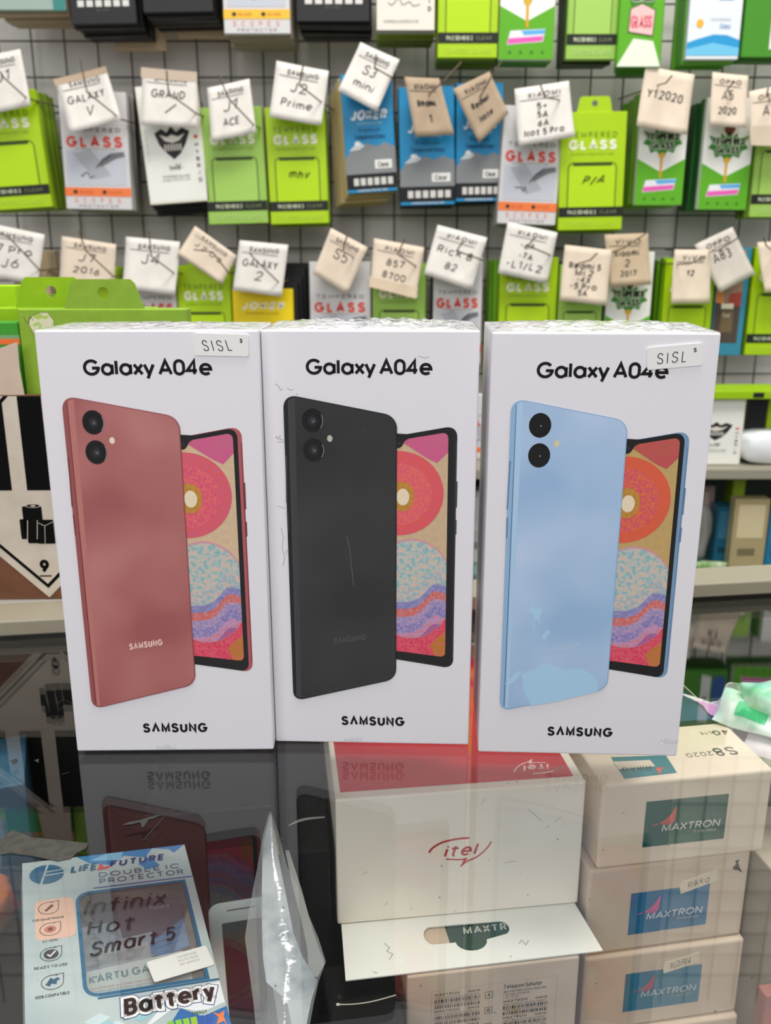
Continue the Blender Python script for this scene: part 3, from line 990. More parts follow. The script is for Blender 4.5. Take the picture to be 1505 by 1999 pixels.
        mb.poly(fr, [P(0, .03), P(1, .03), P(1, .09), P(.5, .13), P(0, .08)], M((110, 190, 224)), .5)
        mb.rect(fr, .30 * W, .48 * H, .52 * W, .74 * H, M((34, 52, 84)), .5)
        mb.rect(fr, .55 * W, .46 * H, .82 * W, .76 * H, M((120, 176, 206)), .5)
        mb.ell(fr, .22 * W, .28 * H, .07 * W, .035 * H, M((232, 176, 60)), .5, 14)
        mb.rect(fr, .10 * W, .56 * H, .22 * W, .62 * H, M((120, 110, 70)), .5)
        mb.rect(fr, .86 * W, .56 * H, .95 * W, .62 * H, M((140, 130, 120)), .5)
        T('TEMPERED', .4, .30, .02, .003, M((150, 160, 170)), .4)
        T('Glass', .6, .24, .04, .006, M((140, 170, 210)), .2)
    elif kind == 'device':
        mb.poly(fr, [P(.46, .06), P(.66, .08), P(.66, .62), P(.46, .60)], M((224, 226, 220)), .5)
        mb.ell(fr, .56 * W, .36 * H, .05 * W, .05 * H, M((110, 120, 140)), .6, 14)
        mb.rect(fr, .70 * W, .08 * H, .96 * W, .58 * H, M((54, 92, 160)), .5)
        mb.ell(fr, .40 * W, .75 * H, .08 * W, .03 * H, M((150, 180, 70)), .5, 12)
    elif kind == 'picture':
        mb.rect(fr, .02 * W, .12 * H, .82 * W, .98 * H, M((150, 120, 104)), .3)
        mb.rect(fr, .02 * W, .12 * H, .82 * W, .50 * H, M((76, 66, 60)), .4)
        mb.poly(fr, [P(.02, .5), P(.30, .48), P(.20, .70), P(.02, .74)], M((206, 130, 70)), .5)
        mb.poly(fr, [P(.40, .48), P(.82, .46), P(.82, .60), P(.46, .58)], M((160, 66, 56)), .5)
        mb.rect(fr, .22 * W, .44 * H, .60 * W, .49 * H, M((226, 216, 196)), .6)
        mb.rect(fr, .24 * W, .22 * H, .62 * W, .42 * H, M((110, 92, 66)), .6)
        T('Fun', .3, .36, .04, .006, M((200, 196, 180)), .2, .7)
    elif kind == 'tan' or kind == 'clear':
        mb.poly(fr, rrect(.08 * W, .05 * H, .92 * W, .95 * H, .08 * W), M((196, 178, 150)), .3)
        mb.rect(fr, .2 * W, .2 * H, .8 * W, .6 * H, M((214, 200, 176)), .5)
    elif kind == 'teal':
        mb.rect(fr, .84 * W, 0, W, H, M((60, 130, 124)), .4)
        mb.rect(fr, 0, .08 * H, .84 * W, .2 * H, M((196, 204, 196)), .4)
        icons(mb, fr, .1 * W, .8 * W, .12 * H, .17 * H, 5, M((170, 178, 170)), .6)


def pack(kind, loc, roll, W, H, T, label, group, seed, front=True, tab=False, yaw=0.0, color=None, scrawl=None, name='screen_protector_pack', cat='screen protector pack'):
    rng = random.Random(seed)
    t = thing(name, label, cat, loc, (0, math.radians(roll), math.radians(yaw)), group)
    base = M(color or PB[kind], .42, .35)
    mb = MB()
    mb.box((-W / 2, 0, 0), (W / 2, T, H), base, .0008, 1)
    mb.obj('carton', t)
    if front:
        mb = MB()
        art(kind, mb, Fr((-W / 2, 0, 0)), W, H, rng, scrawl)
        if mb.f:
            mb.obj('front_print', t)
    if tab:
        mb = MB()
        fr = Fr((0, .001, H))
        k = W * .27
        out = [(-k, 0), (k, 0), (k * .86, .017), (k * .74, .020), (-k * .74, .020), (-k * .86, .017)]
        mb.prism(out, fr, .8, base, hole=ellipse(0, .011, .0042, .0042, 12))
        mb.obj('hang_tab', t)
    return t


def stack(kind, x0, x1, y1, label, where, Y=1.38, H=.158, roll=0.0, n=4, tab=False, seed=0, dx=0.0, dz=0.0, bcol=None, last=None, T=.0125, yaw=0.0, step=0.0135, scrawl=None):
    """the front pack and those hanging behind it on the same hook"""
    rng = random.Random(seed + int(x0) + int(y1) * 3)
    a, b = aty(x0, y1, Y), aty(x1, y1, Y)
    W = b.x - a.x
    c = (a + b) / 2
    pack(kind, c, roll, W, H, T, label, None, seed + int(x0), True, tab, yaw, None, scrawl)
    grp = 'packs hanging behind ' + where
    first = None
    for k in range(n):
        p = c + Vector((dx * (k + 1) + rng.uniform(-.002, .002), step * (k + 1), dz * (k + 1) + rng.uniform(-.004, .002)))
        r = roll + rng.uniform(-1.0, 1.0)
        if first is None:
            first = pack(kind, p, r, W, H, T, 'plain pack edge showing behind ' + where, grp, seed + k, False, False, yaw, bcol or BACKS[kind])
        else:
            q = clone(first)
            q.location = p
            q.rotation_euler = (0, math.radians(r), math.radians(yaw))
    if last:
        col, ddx, ddz, wf = last
        p = c + Vector((ddx, step * (n + 1), ddz))
        pack('tan', p, roll * .3, W * wf, H, .006, 'beige card at the back behind ' + where, None, seed, False, False, yaw, col)
    return c, W


BEIGE = (206, 178, 146)
# top row, cut off by the top of the photograph
stack('teal', -18, 128, 20, 'pale teal edged pack at the far left of the top row', 'the teal edged pack in the top row', Y=1.36, n=6, bcol=(172, 146, 118))
stack('black', 140, 268, 47, 'black pack with a row of white icons, nearest the teal edged pack', 'the leftmost black icon pack', Y=1.36, n=7, roll=-1, last=(BEIGE, .02, -.012, .86))
stack('black', 280, 417, 24, 'black icon pack between another black one and the yellow banded pack', 'the second black icon pack', Y=1.36, n=6, roll=-1, last=(BEIGE, .015, -.012, .8))
stack('greyy', 438, 567, 66, 'grey pack with a yellow band, cut off by the photo top', 'the yellow banded grey pack', Y=1.36, n=8)
stack('black', 579, 722, 42, 'black and blue pack with white icons, right of the yellow banded pack', 'the black and blue icon pack', Y=1.36, n=7, last=(BEIGE, 0, .010, .9))
stack('scrib', 735, 848, 62, 'white pack with grey handwriting scribbled on it in the top row', 'the scribbled white pack', Y=1.36, n=6, bcol=(128, 150, 30))
stack('lime', 854, 970, 113, 'lime green pack with a black band in the top row, beside the scribbled white pack', 'the lime pack of the top row', Y=1.36, n=5, tab=False)
stack('leaf', 973, 1079, 116, 'white and green leaf pack in the top row, cut off above its leaf badge', 'the top row leaf pack', Y=1.36, n=4)
stack('pale', 1104, 1201, 116, 'faded pale green pack with a black band in the top row', 'the faded pale green pack', Y=1.36, n=4, bcol=(40, 60, 24))
stack('leafb', 1203, 1288, 130, 'green pack with a pink lettered plate in the top row', 'the pink plated green pack', Y=1.35, n=4, dx=.004)
stack('bluewhite', 1338, 1440, 116, 'white and blue pack with small device pictures in the top row', 'the white and blue device pack', Y=1.35, n=4)
stack('device', 1446, 1560, 112, 'green box picturing a small white device at the top right corner', 'the green device box', Y=1.36, n=3)
stack('leaf', 1572, 1690, 120, 'leaf pack hanging beyond the right edge of the photo in the top row', 'the unseen leaf pack at right', Y=1.36, n=2)

# upper tagged row
stack('lime', -32, 103, 408, 'lime green pack at the far left of the upper tagged row', 'the far left lime pack', roll=-3.5, n=4)
stack('grey', 130, 258, 409, 'grey pack with red block letters, next left of the white crest pack', 'the left grey red lettered pack', roll=1, n=4)
stack('skull', 293, 410, 396, 'cream white pack with a black crest in the upper tagged row', 'the white crest pack', roll=-4, n=6, dz=-.0015, dx=-.0015)
stack('pale', 408, 524, 437, 'faded light green pack right of the white crest pack', 'the faded light green pack', roll=-1.6, n=3, bcol=(150, 128, 100))
stack('lime', 529, 642, 437, 'bright lime pack next left of the three blue packs', 'the bright lime pack left of the blue packs', roll=-1.4, n=3, tab=True, scrawl='mhv')
stack('blue', 679, 776, 375, 'blue pack with white slanted letters, leftmost and highest of the three blue packs', 'the leftmost blue pack', roll=-3.5, n=5, dx=-.004, bcol=(186, 166, 110), dz=-.003)
stack('blue', 782, 888, 400, 'middle one of the three blue packs, under a tan tag', 'the middle blue pack', roll=-1.5, n=5)
stack('blue', 890, 979, 393, 'rightmost of the three blue packs, dark icons along its foot', 'the rightmost blue pack', roll=-1, n=4)
stack('grey', 970, 1084, 438, 'grey pack with red block letters between the blue packs and the tabbed lime pack', 'the right grey red lettered pack', roll=2, n=3, Y=1.365)
stack('lime', 1089, 1213, 449, 'lime pack with its hang tab in plain view above it', 'the tabbed lime pack', roll=-1, n=3, tab=True, Y=1.36, H=.158, scrawl='P/A')
stack('leaf', 1238, 1330, 400, 'leaf badge pack under the cream tag with the lower wide foot', 'the left leaf pack of the upper tagged row', n=6, bcol=(116, 172, 26), H=.15)
stack('leaf', 1361, 1455, 409, 'leaf badge pack nearest the right edge in the upper tagged row', 'the right leaf pack of the upper tagged row', n=6, bcol=(40, 100, 46), H=.15, roll=.6)
stack('pale', 1462, 1560, 424, 'light green pack cut by the right photo edge in the upper tagged row', 'the light green pack at the right edge', n=3)
stack('leaf', 1590, 1690, 410, 'leaf pack hanging beyond the right edge of the photo in the upper tagged row', 'the unseen leaf pack at right below', n=2)

# lower tagged row
stack('tan', 44, 112, 700, 'dull tan pack beside the far left tag of the lower row', 'the dull tan pack', n=3)
stack('limeplain', 150, 243, 730, 'lime pack mostly hidden by the second tag of the lower row', 'the hidden lime pack', n=3)
stack('grey', 262, 353, 722, 'grey pack with red letters rising behind the near green hang tab', 'the grey pack behind the near green tab', n=3)
stack('lime', 356, 457, 728, 'lime pack with white letters under the strongly tilted tag', 'the lime pack under the tilted tag', n=3, tab=True)
stack('yellow', 462, 577, 770, 'bright yellow pack with white slanted letters', 'the yellow pack', n=4, dx=.006, dz=.010, bcol=(24, 24, 26))
stack('grey', 608, 724, 720, 'grey pack with red letters above the black phone box', 'the grey pack above the black phone box', n=3)
stack('pale', 728, 829, 724, 'dull green pack between two grey red lettered packs in the lower row', 'the dull green pack between grey packs', n=3)
stack('grey', 844, 937, 712, 'grey pack with red letters left of the gap above the blue phone box', 'the grey pack left of the gap', n=4, bcol=(70, 70, 72))
stack('lime', 970, 1080, 712, 'lime pack directly above the left part of the blue phone box', 'the lime pack above the blue phone box', n=4, dx=-.003, bcol=(104, 158, 20))
stack('pale', 1083, 1167, 726, 'dull green pack under the tag with many written lines', 'the dull green pack under the many lined tag', n=3)
stack('leaf', 1176, 1262, 702, 'leaf badge pack under the tan tag of the lower row', 'the leaf pack of the lower row', n=4, bcol=(60, 130, 34), dx=.002)
stack('lime', 1284, 1379, 716, 'lime pack under the narrow cream tag near the right', 'the lime pack under the narrow tag', n=4, bcol=(110, 170, 20))
stack('picture', 1384, 1445, 694, 'dark pack with a phone picture and a blue border', 'the blue bordered picture pack', n=3, roll=.5)
stack('lime', 1453, 1555, 693, 'lime pack with a black band at the right edge of the lower row', 'the lime pack at the lower right edge', n=3, bcol=(66, 120, 30))

# ------------------------------------------------------------------ hooks and handwritten tags
PW, PC, PT = (232, 227, 219), (228, 212, 192), (182, 162, 138)
PEN = (52, 50, 52)


def ptag(name_desc, TL, TR, BR, BL, lines, hook, color=PW, Y=1.355, head=None, band=None, hookdesc=None, seed=0, tilt=0.0, curl=0.0):
    rng = random.Random(seed)
    off = [tilt, tilt, -tilt, -tilt]
    C = [aty(x, y, Y + o) for (x, y), o in zip((TL, TR, BR, BL), off)]
    c0 = sum(C, Vector()) / 4
    q = Quad(*[p - c0 for p in C], curl=curl or rng.uniform(.004, .012))
    t = thing('price_tag', name_desc, 'paper tag', c0)
    mb = MB()
    mb.sheet(lambda u, v, d: q.p(u, v, d * 1000), 8, 8, MN(color, tuple(max(0, x - 12) for x in color), 30, 3, .8, .1), .0003)
    mb.obj('paper', t, True)
    wd = (C[1] - C[0]).length
    ht = (C[0] - C[3]).length
    asp = wd / ht
    mb = MB()
    pen = M(PEN, .7, .1)

    class A:
        def p(s, u, v, d): return q.p(u / asp, v, d)
    fr = A()
    if head:
        text(mb, fr, head, .22 * asp, .80, .095, .018, pen, .25, width=.60 * asp, slant=.15, jit=.10, rng=rng, track=.3)
        mb.stroke(fr, [(.08 * asp, .775), (.45 * asp, .77), (.82 * asp, .765)], .012, pen, .25)
    n = len(lines)
    for i, (s, size) in enumerate(lines):
        v = .60 - (i + .35) * (.60 / max(n, 2.2)) + (.0 if n < 3 else .04)
        cap = size
        text(mb, fr, s, .5 * asp, v, cap, cap * .13, pen, .25, width=min(.72, .12 + .10 * len(s)) * asp, align='c' if True else 'l', slant=.12, jit=.08, rng=rng) if False else None
        wdt = min(.72, .13 * len(s) * size / .16) * asp
        text(mb, fr, s, .5 * asp - wdt / 2 - .03 * asp, v, cap, .024, pen, .25, width=wdt, slant=.12, jit=.08, rng=rng)
    if mb.f:
        mb.obj('handwriting', t)
    if band:
        mb = MB()
        bq = band
        mb.sheet(lambda u, v, d: q.p(-.02 + 1.03 * u, bq[0] + (bq[1] - bq[0]) * v, .35 + d * 1000), 6, 2, M(bq[2], .5, .3), .0002)
        o = mb.obj('tape_strip', t)
    if hook:
        T_, B_, E_ = hook
        pT, pB, pE = aty(*T_, Y - .060), aty(*B_, Y - .055), aty(*E_, Y - .003)
        pW = Vector((pE.x + (.02 if pE.x < 0 else -.02), 1.4945, pE.z + .004))
        mb = MB()
        mb.tube([pT, pT.lerp(pB, .7), pB, pB.lerp(pE, .15), pE, pE.lerp(pW, .5), pW], .0011, STEEL, 8)
        tag(mb.obj('display_hook', off=pW), 'hook for the ' + (hookdesc or name_desc), 'hook').location = pW
    return t


S_ = 'SAMSUNG'
X_ = 'XIAOMI'
big, mid, sm = .19, .15, .12
# upper row of tags
ptag('white tag cut by the left photo edge, upper row', (-45, 112), (40, 96), (63, 207), (-22, 225), [('J1', big)], ((0, 140), (8, 152), (52, 192)), head=S_, seed=1)
ptag('white tag hanging over the left grey pack, its upper edge taped beige', (108, 157), (207, 132), (241, 236), (141, 262), [('GALAXY', mid), ('V', big)], ((156, 115), (170, 180), (236, 233)), head=S_, band=(.90, 1.02, (186, 164, 138)), seed=2)
ptag('upright tag with a broad beige top above the crest pack', (278, 134), (384, 143), (386, 251), (277, 245), [('GRAND', mid), ('I', big)], ((325, 138), (329, 182), (384, 222)), head=S_, band=(.84, 1.02, (196, 178, 158)), seed=3)
ptag('small white tag over the faded light green pack', (405, 172), (487, 154), (501, 260), (414, 278), [('J1', big), ('ACE', mid)], ((427, 146), (446, 192), (497, 246)), head=S_, seed=4)
ptag('white tag over the bright lime pack left of the blue packs', (540, 119), (642, 139), (628, 247), (527, 230), [('J2', big), ('Prime', mid)], ((593, 122), (584, 166), (628, 200)), head=S_, seed=5)
ptag('diamond tilted white tag over the leftmost blue pack', (704, 83), (780, 117), (736, 220), (660, 179), [('S3', big), ('mini', mid)], ((735, 106), (731, 132), (766, 152)), head=S_, seed=6)
ptag('tan tag leaning left, over the middle blue pack', (789, 150), (857, 153), (886, 264), (810, 268), [('Redmi', sm), ('1', mid)], ((901, 121), (866, 158), (838, 184)), PT, head='XIAOMI', seed=7)
ptag('tan tag twisted sideways, over the rightmost blue pack', (884, 174), (955, 140), (992, 222), (934, 280), [('Redmi', sm), ('Note', sm)], ((980, 118), (958, 152), (938, 188)), PT, head='XIAOMI', seed=8)
ptag('large white tag with a written list, over the right grey pack', (1004, 174), (1110, 158), (1120, 268), (1011, 287), [('5+', sm), ('5A', sm), ('6A', sm), ('Not 5 Pro', sm)], ((1055, 165), (1063, 190), (1092, 195)), head=X_, seed=9, Y=1.34)
ptag('tall cream tag with faded writing, over the left leaf pack', (1260, 129), (1355, 146), (1337, 265), (1239, 247), [('Y1 2020', mid)], ((1312, 147), (1300, 162), (1285, 166)), PC, seed=10)
ptag('narrow cream tag over the leaf pack nearest the right edge', (1390, 141), (1460, 148), (1452, 251), (1382, 246), [('A5', big), ('2020', mid)], ((1432, 160), (1420, 174), (1426, 187)), PC, head='OPPO', seed=11)
ptag('cream tag cut by the right photo edge, upper row', (1461, 179), (1540, 162), (1550, 285), (1463, 283), [('A7', big)], ((1500, 170), (1497, 184), (1503, 196)), PC, head='OPPO', seed=12, band=(-.02, .35, (196, 182, 158)))
# lower row of tags
ptag('white tag cut by the left photo edge, lower row', (-38, 432), (88, 458), (76, 554), (-30, 540), [('J7 Pro', mid), ('J6', big)], ((-4, 452), (20, 466), (78, 528)), head=S_, seed=13)
ptag('cream tag rising behind the near green hang tabs', (121, 461), (227, 477), (224, 560), (118, 550), [('J7', big), ('2016', mid)], ((153, 450), (168, 490), (222, 540)), PC, head=S_, seed=14)
ptag('white tag with the largest figure, above the pink phone box', (247, 462), (352, 472), (345, 576), (243, 563), [('J4', .22)], ((291, 452), (295, 500), (342, 535)), head=S_, seed=15)
ptag('strongly tilted cream tag over the lime pack', (381, 441), (462, 499), (435, 555), (348, 496), [('J7 03', mid)], ((378, 487), (415, 492), (447, 534)), PC, head=S_, seed=16)
ptag('white tag over the yellow pack', (468, 469), (563, 478), (551, 579), (456, 566), [('GALAXY', mid), ('2', big)], ((487, 494), (500, 509), (545, 552)), head=S_, seed=17)
ptag('diamond tilted cream tag right of the yellow pack', (646, 445), (718, 483), (678, 574), (611, 534), [('S5', .22)], ((678, 458), (669, 490), (690, 502)), PC, head=S_, seed=18)
ptag('cream tag over the dull green pack between grey packs', (730, 465), (828, 483), (811, 580), (723, 558), [('857', mid), ('8700', mid)], ((790, 467), (776, 496), (812, 520)), PC, head=X_, seed=19, band=(-.02, .2, (206, 186, 160)))
ptag('white tag leaning left above the right part of the black box', (854, 439), (951, 464), (919, 566), (827, 535), [('Rick 8', mid), ('82', mid)], ((905, 470), (891, 490), (944, 508)), head=X_, seed=20)
ptag('white listed tag above the left of the blue phone box', (991, 433), (1088, 454), (1067, 554), (971, 533), [('-6A', sm), ('-7A', sm), ('-L1/L2', mid)], ((1045, 462), (1031, 480), (1074, 498)), head=X_, seed=21)
ptag('cream tag with many written lines over the dull green pack', (1102, 478), (1194, 488), (1180, 596), (1090, 586), [('Redmi 5', sm), ('Mi 2', sm), ('-4X', sm), ('-5 Pro', sm), ('5A', sm)], ((1166, 494), (1152, 508), (1124, 516)), PC, seed=22, Y=1.345)
ptag('tan tag over the lower leaf pack', (1179, 458), (1264, 455), (1267, 555), (1189, 559), [('Xiaomi', sm), ('2', mid), ('2017', sm)], ((1262, 455), (1218, 484), (1196, 492)), (200, 180, 152), head='VIVO', seed=23, Y=1.358)
ptag('narrow cream tag over the lime pack near the right', (1316, 487), (1389, 488), (1381, 591), (1306, 592), [('Y2', sm)], ((1378, 500), (1346, 515), (1322, 516)), PC, head='VIVO', seed=24, Y=1.35)
ptag('greyish white tag turned aslant over the blue bordered pack', (1355, 478), (1429, 443), (1471, 535), (1402, 571), [('A83', big)], ((1440, 465), (1402, 489), (1382, 492)), (214, 206, 196), head='OPPO', seed=25, Y=1.358)
ptag('cream tag cut by the right photo edge, lower row', (1477, 473), (1550, 470), (1552, 568), (1488, 570), [('A3', sm), ('5', sm)], ((1490, 462), (1496, 480), (1512, 492)), PC, seed=26)

# ------------------------------------------------------------------ back cabinet under the hanging packs
cab = thing('back_cabinet', 'low grey cabinet with an open glass shelf behind the counter', 'cabinet', (0, 1.2, -0.95))
cg = M((150, 146, 130), .5, .3)
mb = MB(); mb.box((-1.5, 0, .852), (1.5, .285, .866), cg, .001); mb.obj('top_board', cab)
mb = MB(); mb.box((-1.5, .002, .700), (1.5, .28, .712), MN((120, 150, 140), (90, 128, 122), 12, 3, .3, .4)); mb.obj('shelf_board', cab)
mb = MB(); mb.box((-1.5, .275, .001), (1.5, .284, .8515), M((60, 70, 58), .6, .2)); mb.obj('back_panel', cab)
mb = MB(); mb.box((-1.5, .004, .001), (1.5, .27, .6995), M((110, 106, 96), .5, .3)); mb.obj('base_carcass', cab)
for sx in (-1.49, .30, 1.49):
    mb = MB(); mb.box((sx - .008, .001, .7125), (sx + .008, .02, .8515), cg); mb.obj('upright', cab)

TOPZ = -0.0838
SH = aty(1400, 781, 1.215).z - TOPZ


def stand(kind, x0, x1, Y, H, label, T=.014, zb=TOPZ, roll=0, name='screen_protector_pack', color=None, front=True, yaw=0):
    yb = 900
    a, b = aty(x0, yb, Y), aty(x1, yb, Y)
    return pack(kind, Vector(((a.x + b.x) / 2, Y, zb + .0005)), roll, b.x - a.x, H, T, label, None, int(x0), front, False, yaw, color, None, name)


stand('skull', 1338, 1444, 1.225, SH, 'cream black crested pack standing low beside the blue phone box', roll=0)
stand('black', 1450, 1486, 1.25, SH, 'plain black pack edge standing right of the low cream crest pack', T=.06, front=False)
stand('lime', 1487, 1590, 1.262, SH, 'lime pack standing low at the right photo edge above the white pouch', roll=0)
stand('grey', 900, 1000, 1.26, SH, 'grey pack standing low in the gap between the black and blue phone boxes')
stand('black', 1010, 1110, 1.26, SH - .02, 'black pack standing on the cabinet hidden behind the blue phone box')
# lime pack lying across the standing ones
a = aty(1348, 772, 1.215)
t = thing('screen_protector_pack', 'lime pack lying flat across the low standing packs at right', 'screen protector pack', (a.x + .1, 1.215, TOPZ + SH + .0012), (0, 0, math.radians(1)))
mb = MB(); mb.box((-.105, 0, 0), (.105, .07, .011), M((150, 190, 20), .45), .001); mb.obj('carton', t)
mb = MB(); mb.rect(Fr((-.105, 0, 0)), .09, .002, .105, .009, DARK, .3); mb.obj('front_print', t)


def blob(name, label, cat, c, rad, mat, seed, rot=0.0, amp=.25, sub=3, group=None, parts=None):
    """soft crumpled pouch"""
    rng = random.Random(seed)
    bm = bmesh.new()
    bmesh.ops.create_icosphere(bm, subdivisions=sub, radius=1)
    from mathutils import noise
    off = Vector((rng.uniform(0, 50), rng.uniform(0, 50), rng.uniform(0, 50)))
    R_ = Matrix.Rotation(rot, 3, 'Z')
    for v in bm.verts:
        d = v.co.normalized()
        e = Vector([math.copysign(abs(x) ** .6, x) for x in d])
        k = 1 + amp * noise.noise(d * 1.7 + off) + amp * .5 * noise.noise(d * 4.2 + off)
        p = Vector((e.x * rad[0], e.y * rad[1], e.z * rad[2])) * k * .85
        v.co = R_ @ p
    zmin = min(v.co.z for v in bm.verts)
    mb = MB()
    bm.verts.ensure_lookup_table()
    mb.add([v.co - Vector((0, 0, zmin)) for v in bm.verts], [[v.index for v in f.verts] for f in bm.faces], mat)
    bm.free()
    o = mb.obj(name, None, True)
    o.location = c
    return tag(o, label, cat, group)


c = aty(1500, 900, 1.2)
blob('soft_pouch', 'soft white pouch lying on the cabinet at the right photo edge', 'pouch', (c.x + .012, 1.245, TOPZ + .0006), (.050, .030, .028), M((226, 230, 232), .35, .4), 5, amp=.12)

# goods on the cabinet shelf
SHZ = -0.2376


def card_pack(x0, x1, y0, Y, label, col, hi, T=.01, name='accessory_pack', zb=SHZ, dcol=None):
    a, b = aty(x0, 1000, Y), aty(x1, 1000, Y)
    W = b.x - a.x
    H = aty(x0, y0, Y).z - zb
    t = thing(name, label, 'accessory pack', ((a.x + b.x) / 2, Y, zb + .0005), (0, 0, 0))
    mb = MB(); mb.box((-W / 2, 0, 0), (W / 2, T, H), M(col, .4, .4), .0008, 1); mb.obj('carton', t)
    mb = MB(); fr = Fr((-W / 2, 0, 0))
    mb.rect(fr, .12 * W, .45 * H, .88 * W, .92 * H, M(hi, .4, .4), .3)
    mb.rect(fr, .2 * W, .2 * H, .7 * W, .30 * H, M(dcol or tuple(int(c_ * .7) for c_ in col)), .3)
    mb.obj('front_print', t)
    return t


card_pack(1434, 1502, 975, 1.222, 'tan card pack on the cabinet shelf at right', (176, 160, 118), (214, 200, 160), T=.02)
card_pack(1402, 1433, 990, 1.245, 'dark blue pack on the cabinet shelf left of the tan card pack', (30, 96, 124), (60, 120, 150), T=.03)
card_pack(1504, 1560, 1000, 1.23, 'blue pack on the cabinet shelf at the right photo edge', (34, 120, 160), (70, 160, 180), T=.03)
card_pack(1425, 1450, 925, 1.27, 'lime pack at the back of the cabinet shelf', (120, 150, 30), (150, 180, 40), T=.03)
card_pack(1300, 1392, 950, 1.28, 'pale rosy pack at the back of the cabinet shelf beside the blue phone box', (150, 132, 126), (190, 170, 160), T=.02)
card_pack(895, 985, 960, 1.25, 'white pack on the cabinet shelf seen in the gap between phone boxes', (190, 190, 186), (214, 214, 210), T=.03)
card_pack(780, 890, 960, 1.25, 'green pack on the cabinet shelf behind the black phone box', (70, 120, 60), (120, 170, 60), T=.03)
c = aty(1405, 1000, 1.235)
blob('clear_bag', 'clear crumpled bag on the cabinet shelf beside the blue phone box', 'plastic bag', (c.x - .03, 1.255, SHZ + .0007), (.030, .012, .052), glass_mat('cabinet_bag', tint=(.9, .92, .9), f0=.07, rough=.15, haze=.35, haze_col=(.72, .72, .66), bump=.4, bscale=40), 11, amp=.2)
c = aty(1390, 1098, 1.21)
blob('green_packet', 'small green and white packet lying at the front of the cabinet shelf', 'packet', (c.x - .004, 1.2165, SHZ + .0005), (.034, .010, .008), MN((96, 150, 70), (206, 214, 180), 60, 2, .4, .4), 12, amp=.2)

# ------------------------------------------------------------------ carton behind the counter at left
LZ = 0.0098
ct = thing('carton', 'open brown carton with a black and white battery hazard diamond', 'carton', (-.205, .4795, LZ), (0, 0, math.radians(1.5)))
kraft = MN((104, 70, 52), (120, 84, 62), 40, 3, .8, .1)
CH = .1170
CWd, CDp = .115, .10
mb = MB()
mb.box((-CWd, 0, 0), (CWd, .003, CH), kraft)
mb.box((-CWd, CDp, 0), (CWd, CDp + .003, CH), kraft)
mb.box((-CWd, .003, 0), (-CWd + .003, CDp, CH), kraft)
mb.box((CWd - .003, .003, 0), (CWd, CDp, CH), kraft)
mb.box((-CWd + .003, .003, 0), (CWd - .003, CDp, .003), kraft)
mb.obj('carton_body', ct)
mb = MB()
Mi = (Matrix.Translation((-.205, .4795, LZ)) @ Matrix.Rotation(math.radians(1.5), 4, 'Z')).inverted()


def cp_(px, py):
    p = Mi @ aty(px, py, .4795 + (px - 60) * .000007)
    return (p.x, p.z)


F = Fr((0, -.0002, 0))
lab = [(-CWd, 0), (CWd, 0), (CWd, CH - .0005), (-CWd, CH - .0005)]
ax, tipz = cp_(97, 1166)
R_ = abs(cp_(97, 1166)[1] - cp_(97, 944)[1])
zc = tipz + R_
dia = lambda r: clip([(ax, zc - r), (ax + r, zc), (ax, zc + r), (ax - r, zc)], lab)
cream = MN((206, 196, 182), (196, 184, 168), 60, 3, .7, .15)
mb.poly(F, dia(R_), cream, .1)
HAZ = M((9, 9, 9), .75, .1)
mb.poly(F, dia(R_ * .915), HAZ, .2)
mb.poly(F, dia(R_ * .875), cream, .3)
ins = dia(R_ * .875)
bw = cp_(93, 900)[0] - cp_(47, 900)[0]
zb0 = cp_(60, 957)[1]
for k in range(-3, 4):
    u0 = cp_(47 + 76 * k, 900)[0]
    q_ = clip(clip([(u0, zb0), (u0 + bw, zb0), (u0 + bw, CH), (u0, CH)], ins), lab)
    if len(q_) > 2:
        mb.poly(F, q_, HAZ, .4)
mb.obj('hazard_label', ct)['label'] = 'black and white class nine hazard diamond'
# the little battery drawing and the nine
mb = MB()
u9, v9 = cp_(80, 1118)
text(mb, F, '9', u9, v9, .0080, .0019, HAZ, .45, width=.0052)
mb.rect(F, u9 - .0008, v9 - .0022, u9 + .0060, v9 - .0014, HAZ, .45)


def bx(x0, y0, x1, y1, d=.45):
    a_, b_ = cp_(x0, y1), cp_(x1, y0)
    mb.poly(F, rrect(a_[0], a_[1], b_[0], b_[1], .0006, 2), HAZ, d)


bx(49, 988, 81, 1040); bx(43, 1013, 53, 1052); bx(56, 1012, 72, 1060, .5); bx(75, 1014, 104, 1061, .5)
e0 = cp_(65, 987)
mb.ell(F, e0[0], e0[1], .0042, .0012, cream, .5, 16); mb.ell(F, e0[0], e0[1], .0036, .0009, HAZ, .55, 16); mb.ell(F, e0[0], e0[1], .0014, .0005, cream, .6, 10)
for x_ in (54.5, 73.5):
    a_, b_ = cp_(x_, 1052), cp_(x_, 1015)
    mb.stroke(F, [a_, b_], .0004, cream, .6)
for p_, q_ in (((75, 1020), (88, 1026)), ((88, 1026), (104, 1018)), ((88, 1026), (89, 1060))):
    mb.stroke(F, [cp_(*p_), cp_(*q_)], .0003, cream, .6)
mb.obj('hazard_symbols', ct)
mb = MB()
fl = [cp_(-30, 690), cp_(31, 668), cp_(36, 722), cp_(45, 772), cp_(-30, 776)]
mb.prism(fl, Fr((0, .0008, 0)), 1.2, MN((206, 186, 170), (196, 174, 158), 40, 2, .7, .15))
mb.obj('carton_flap', ct)

# green packs standing in the carton
cb = LZ + .0045


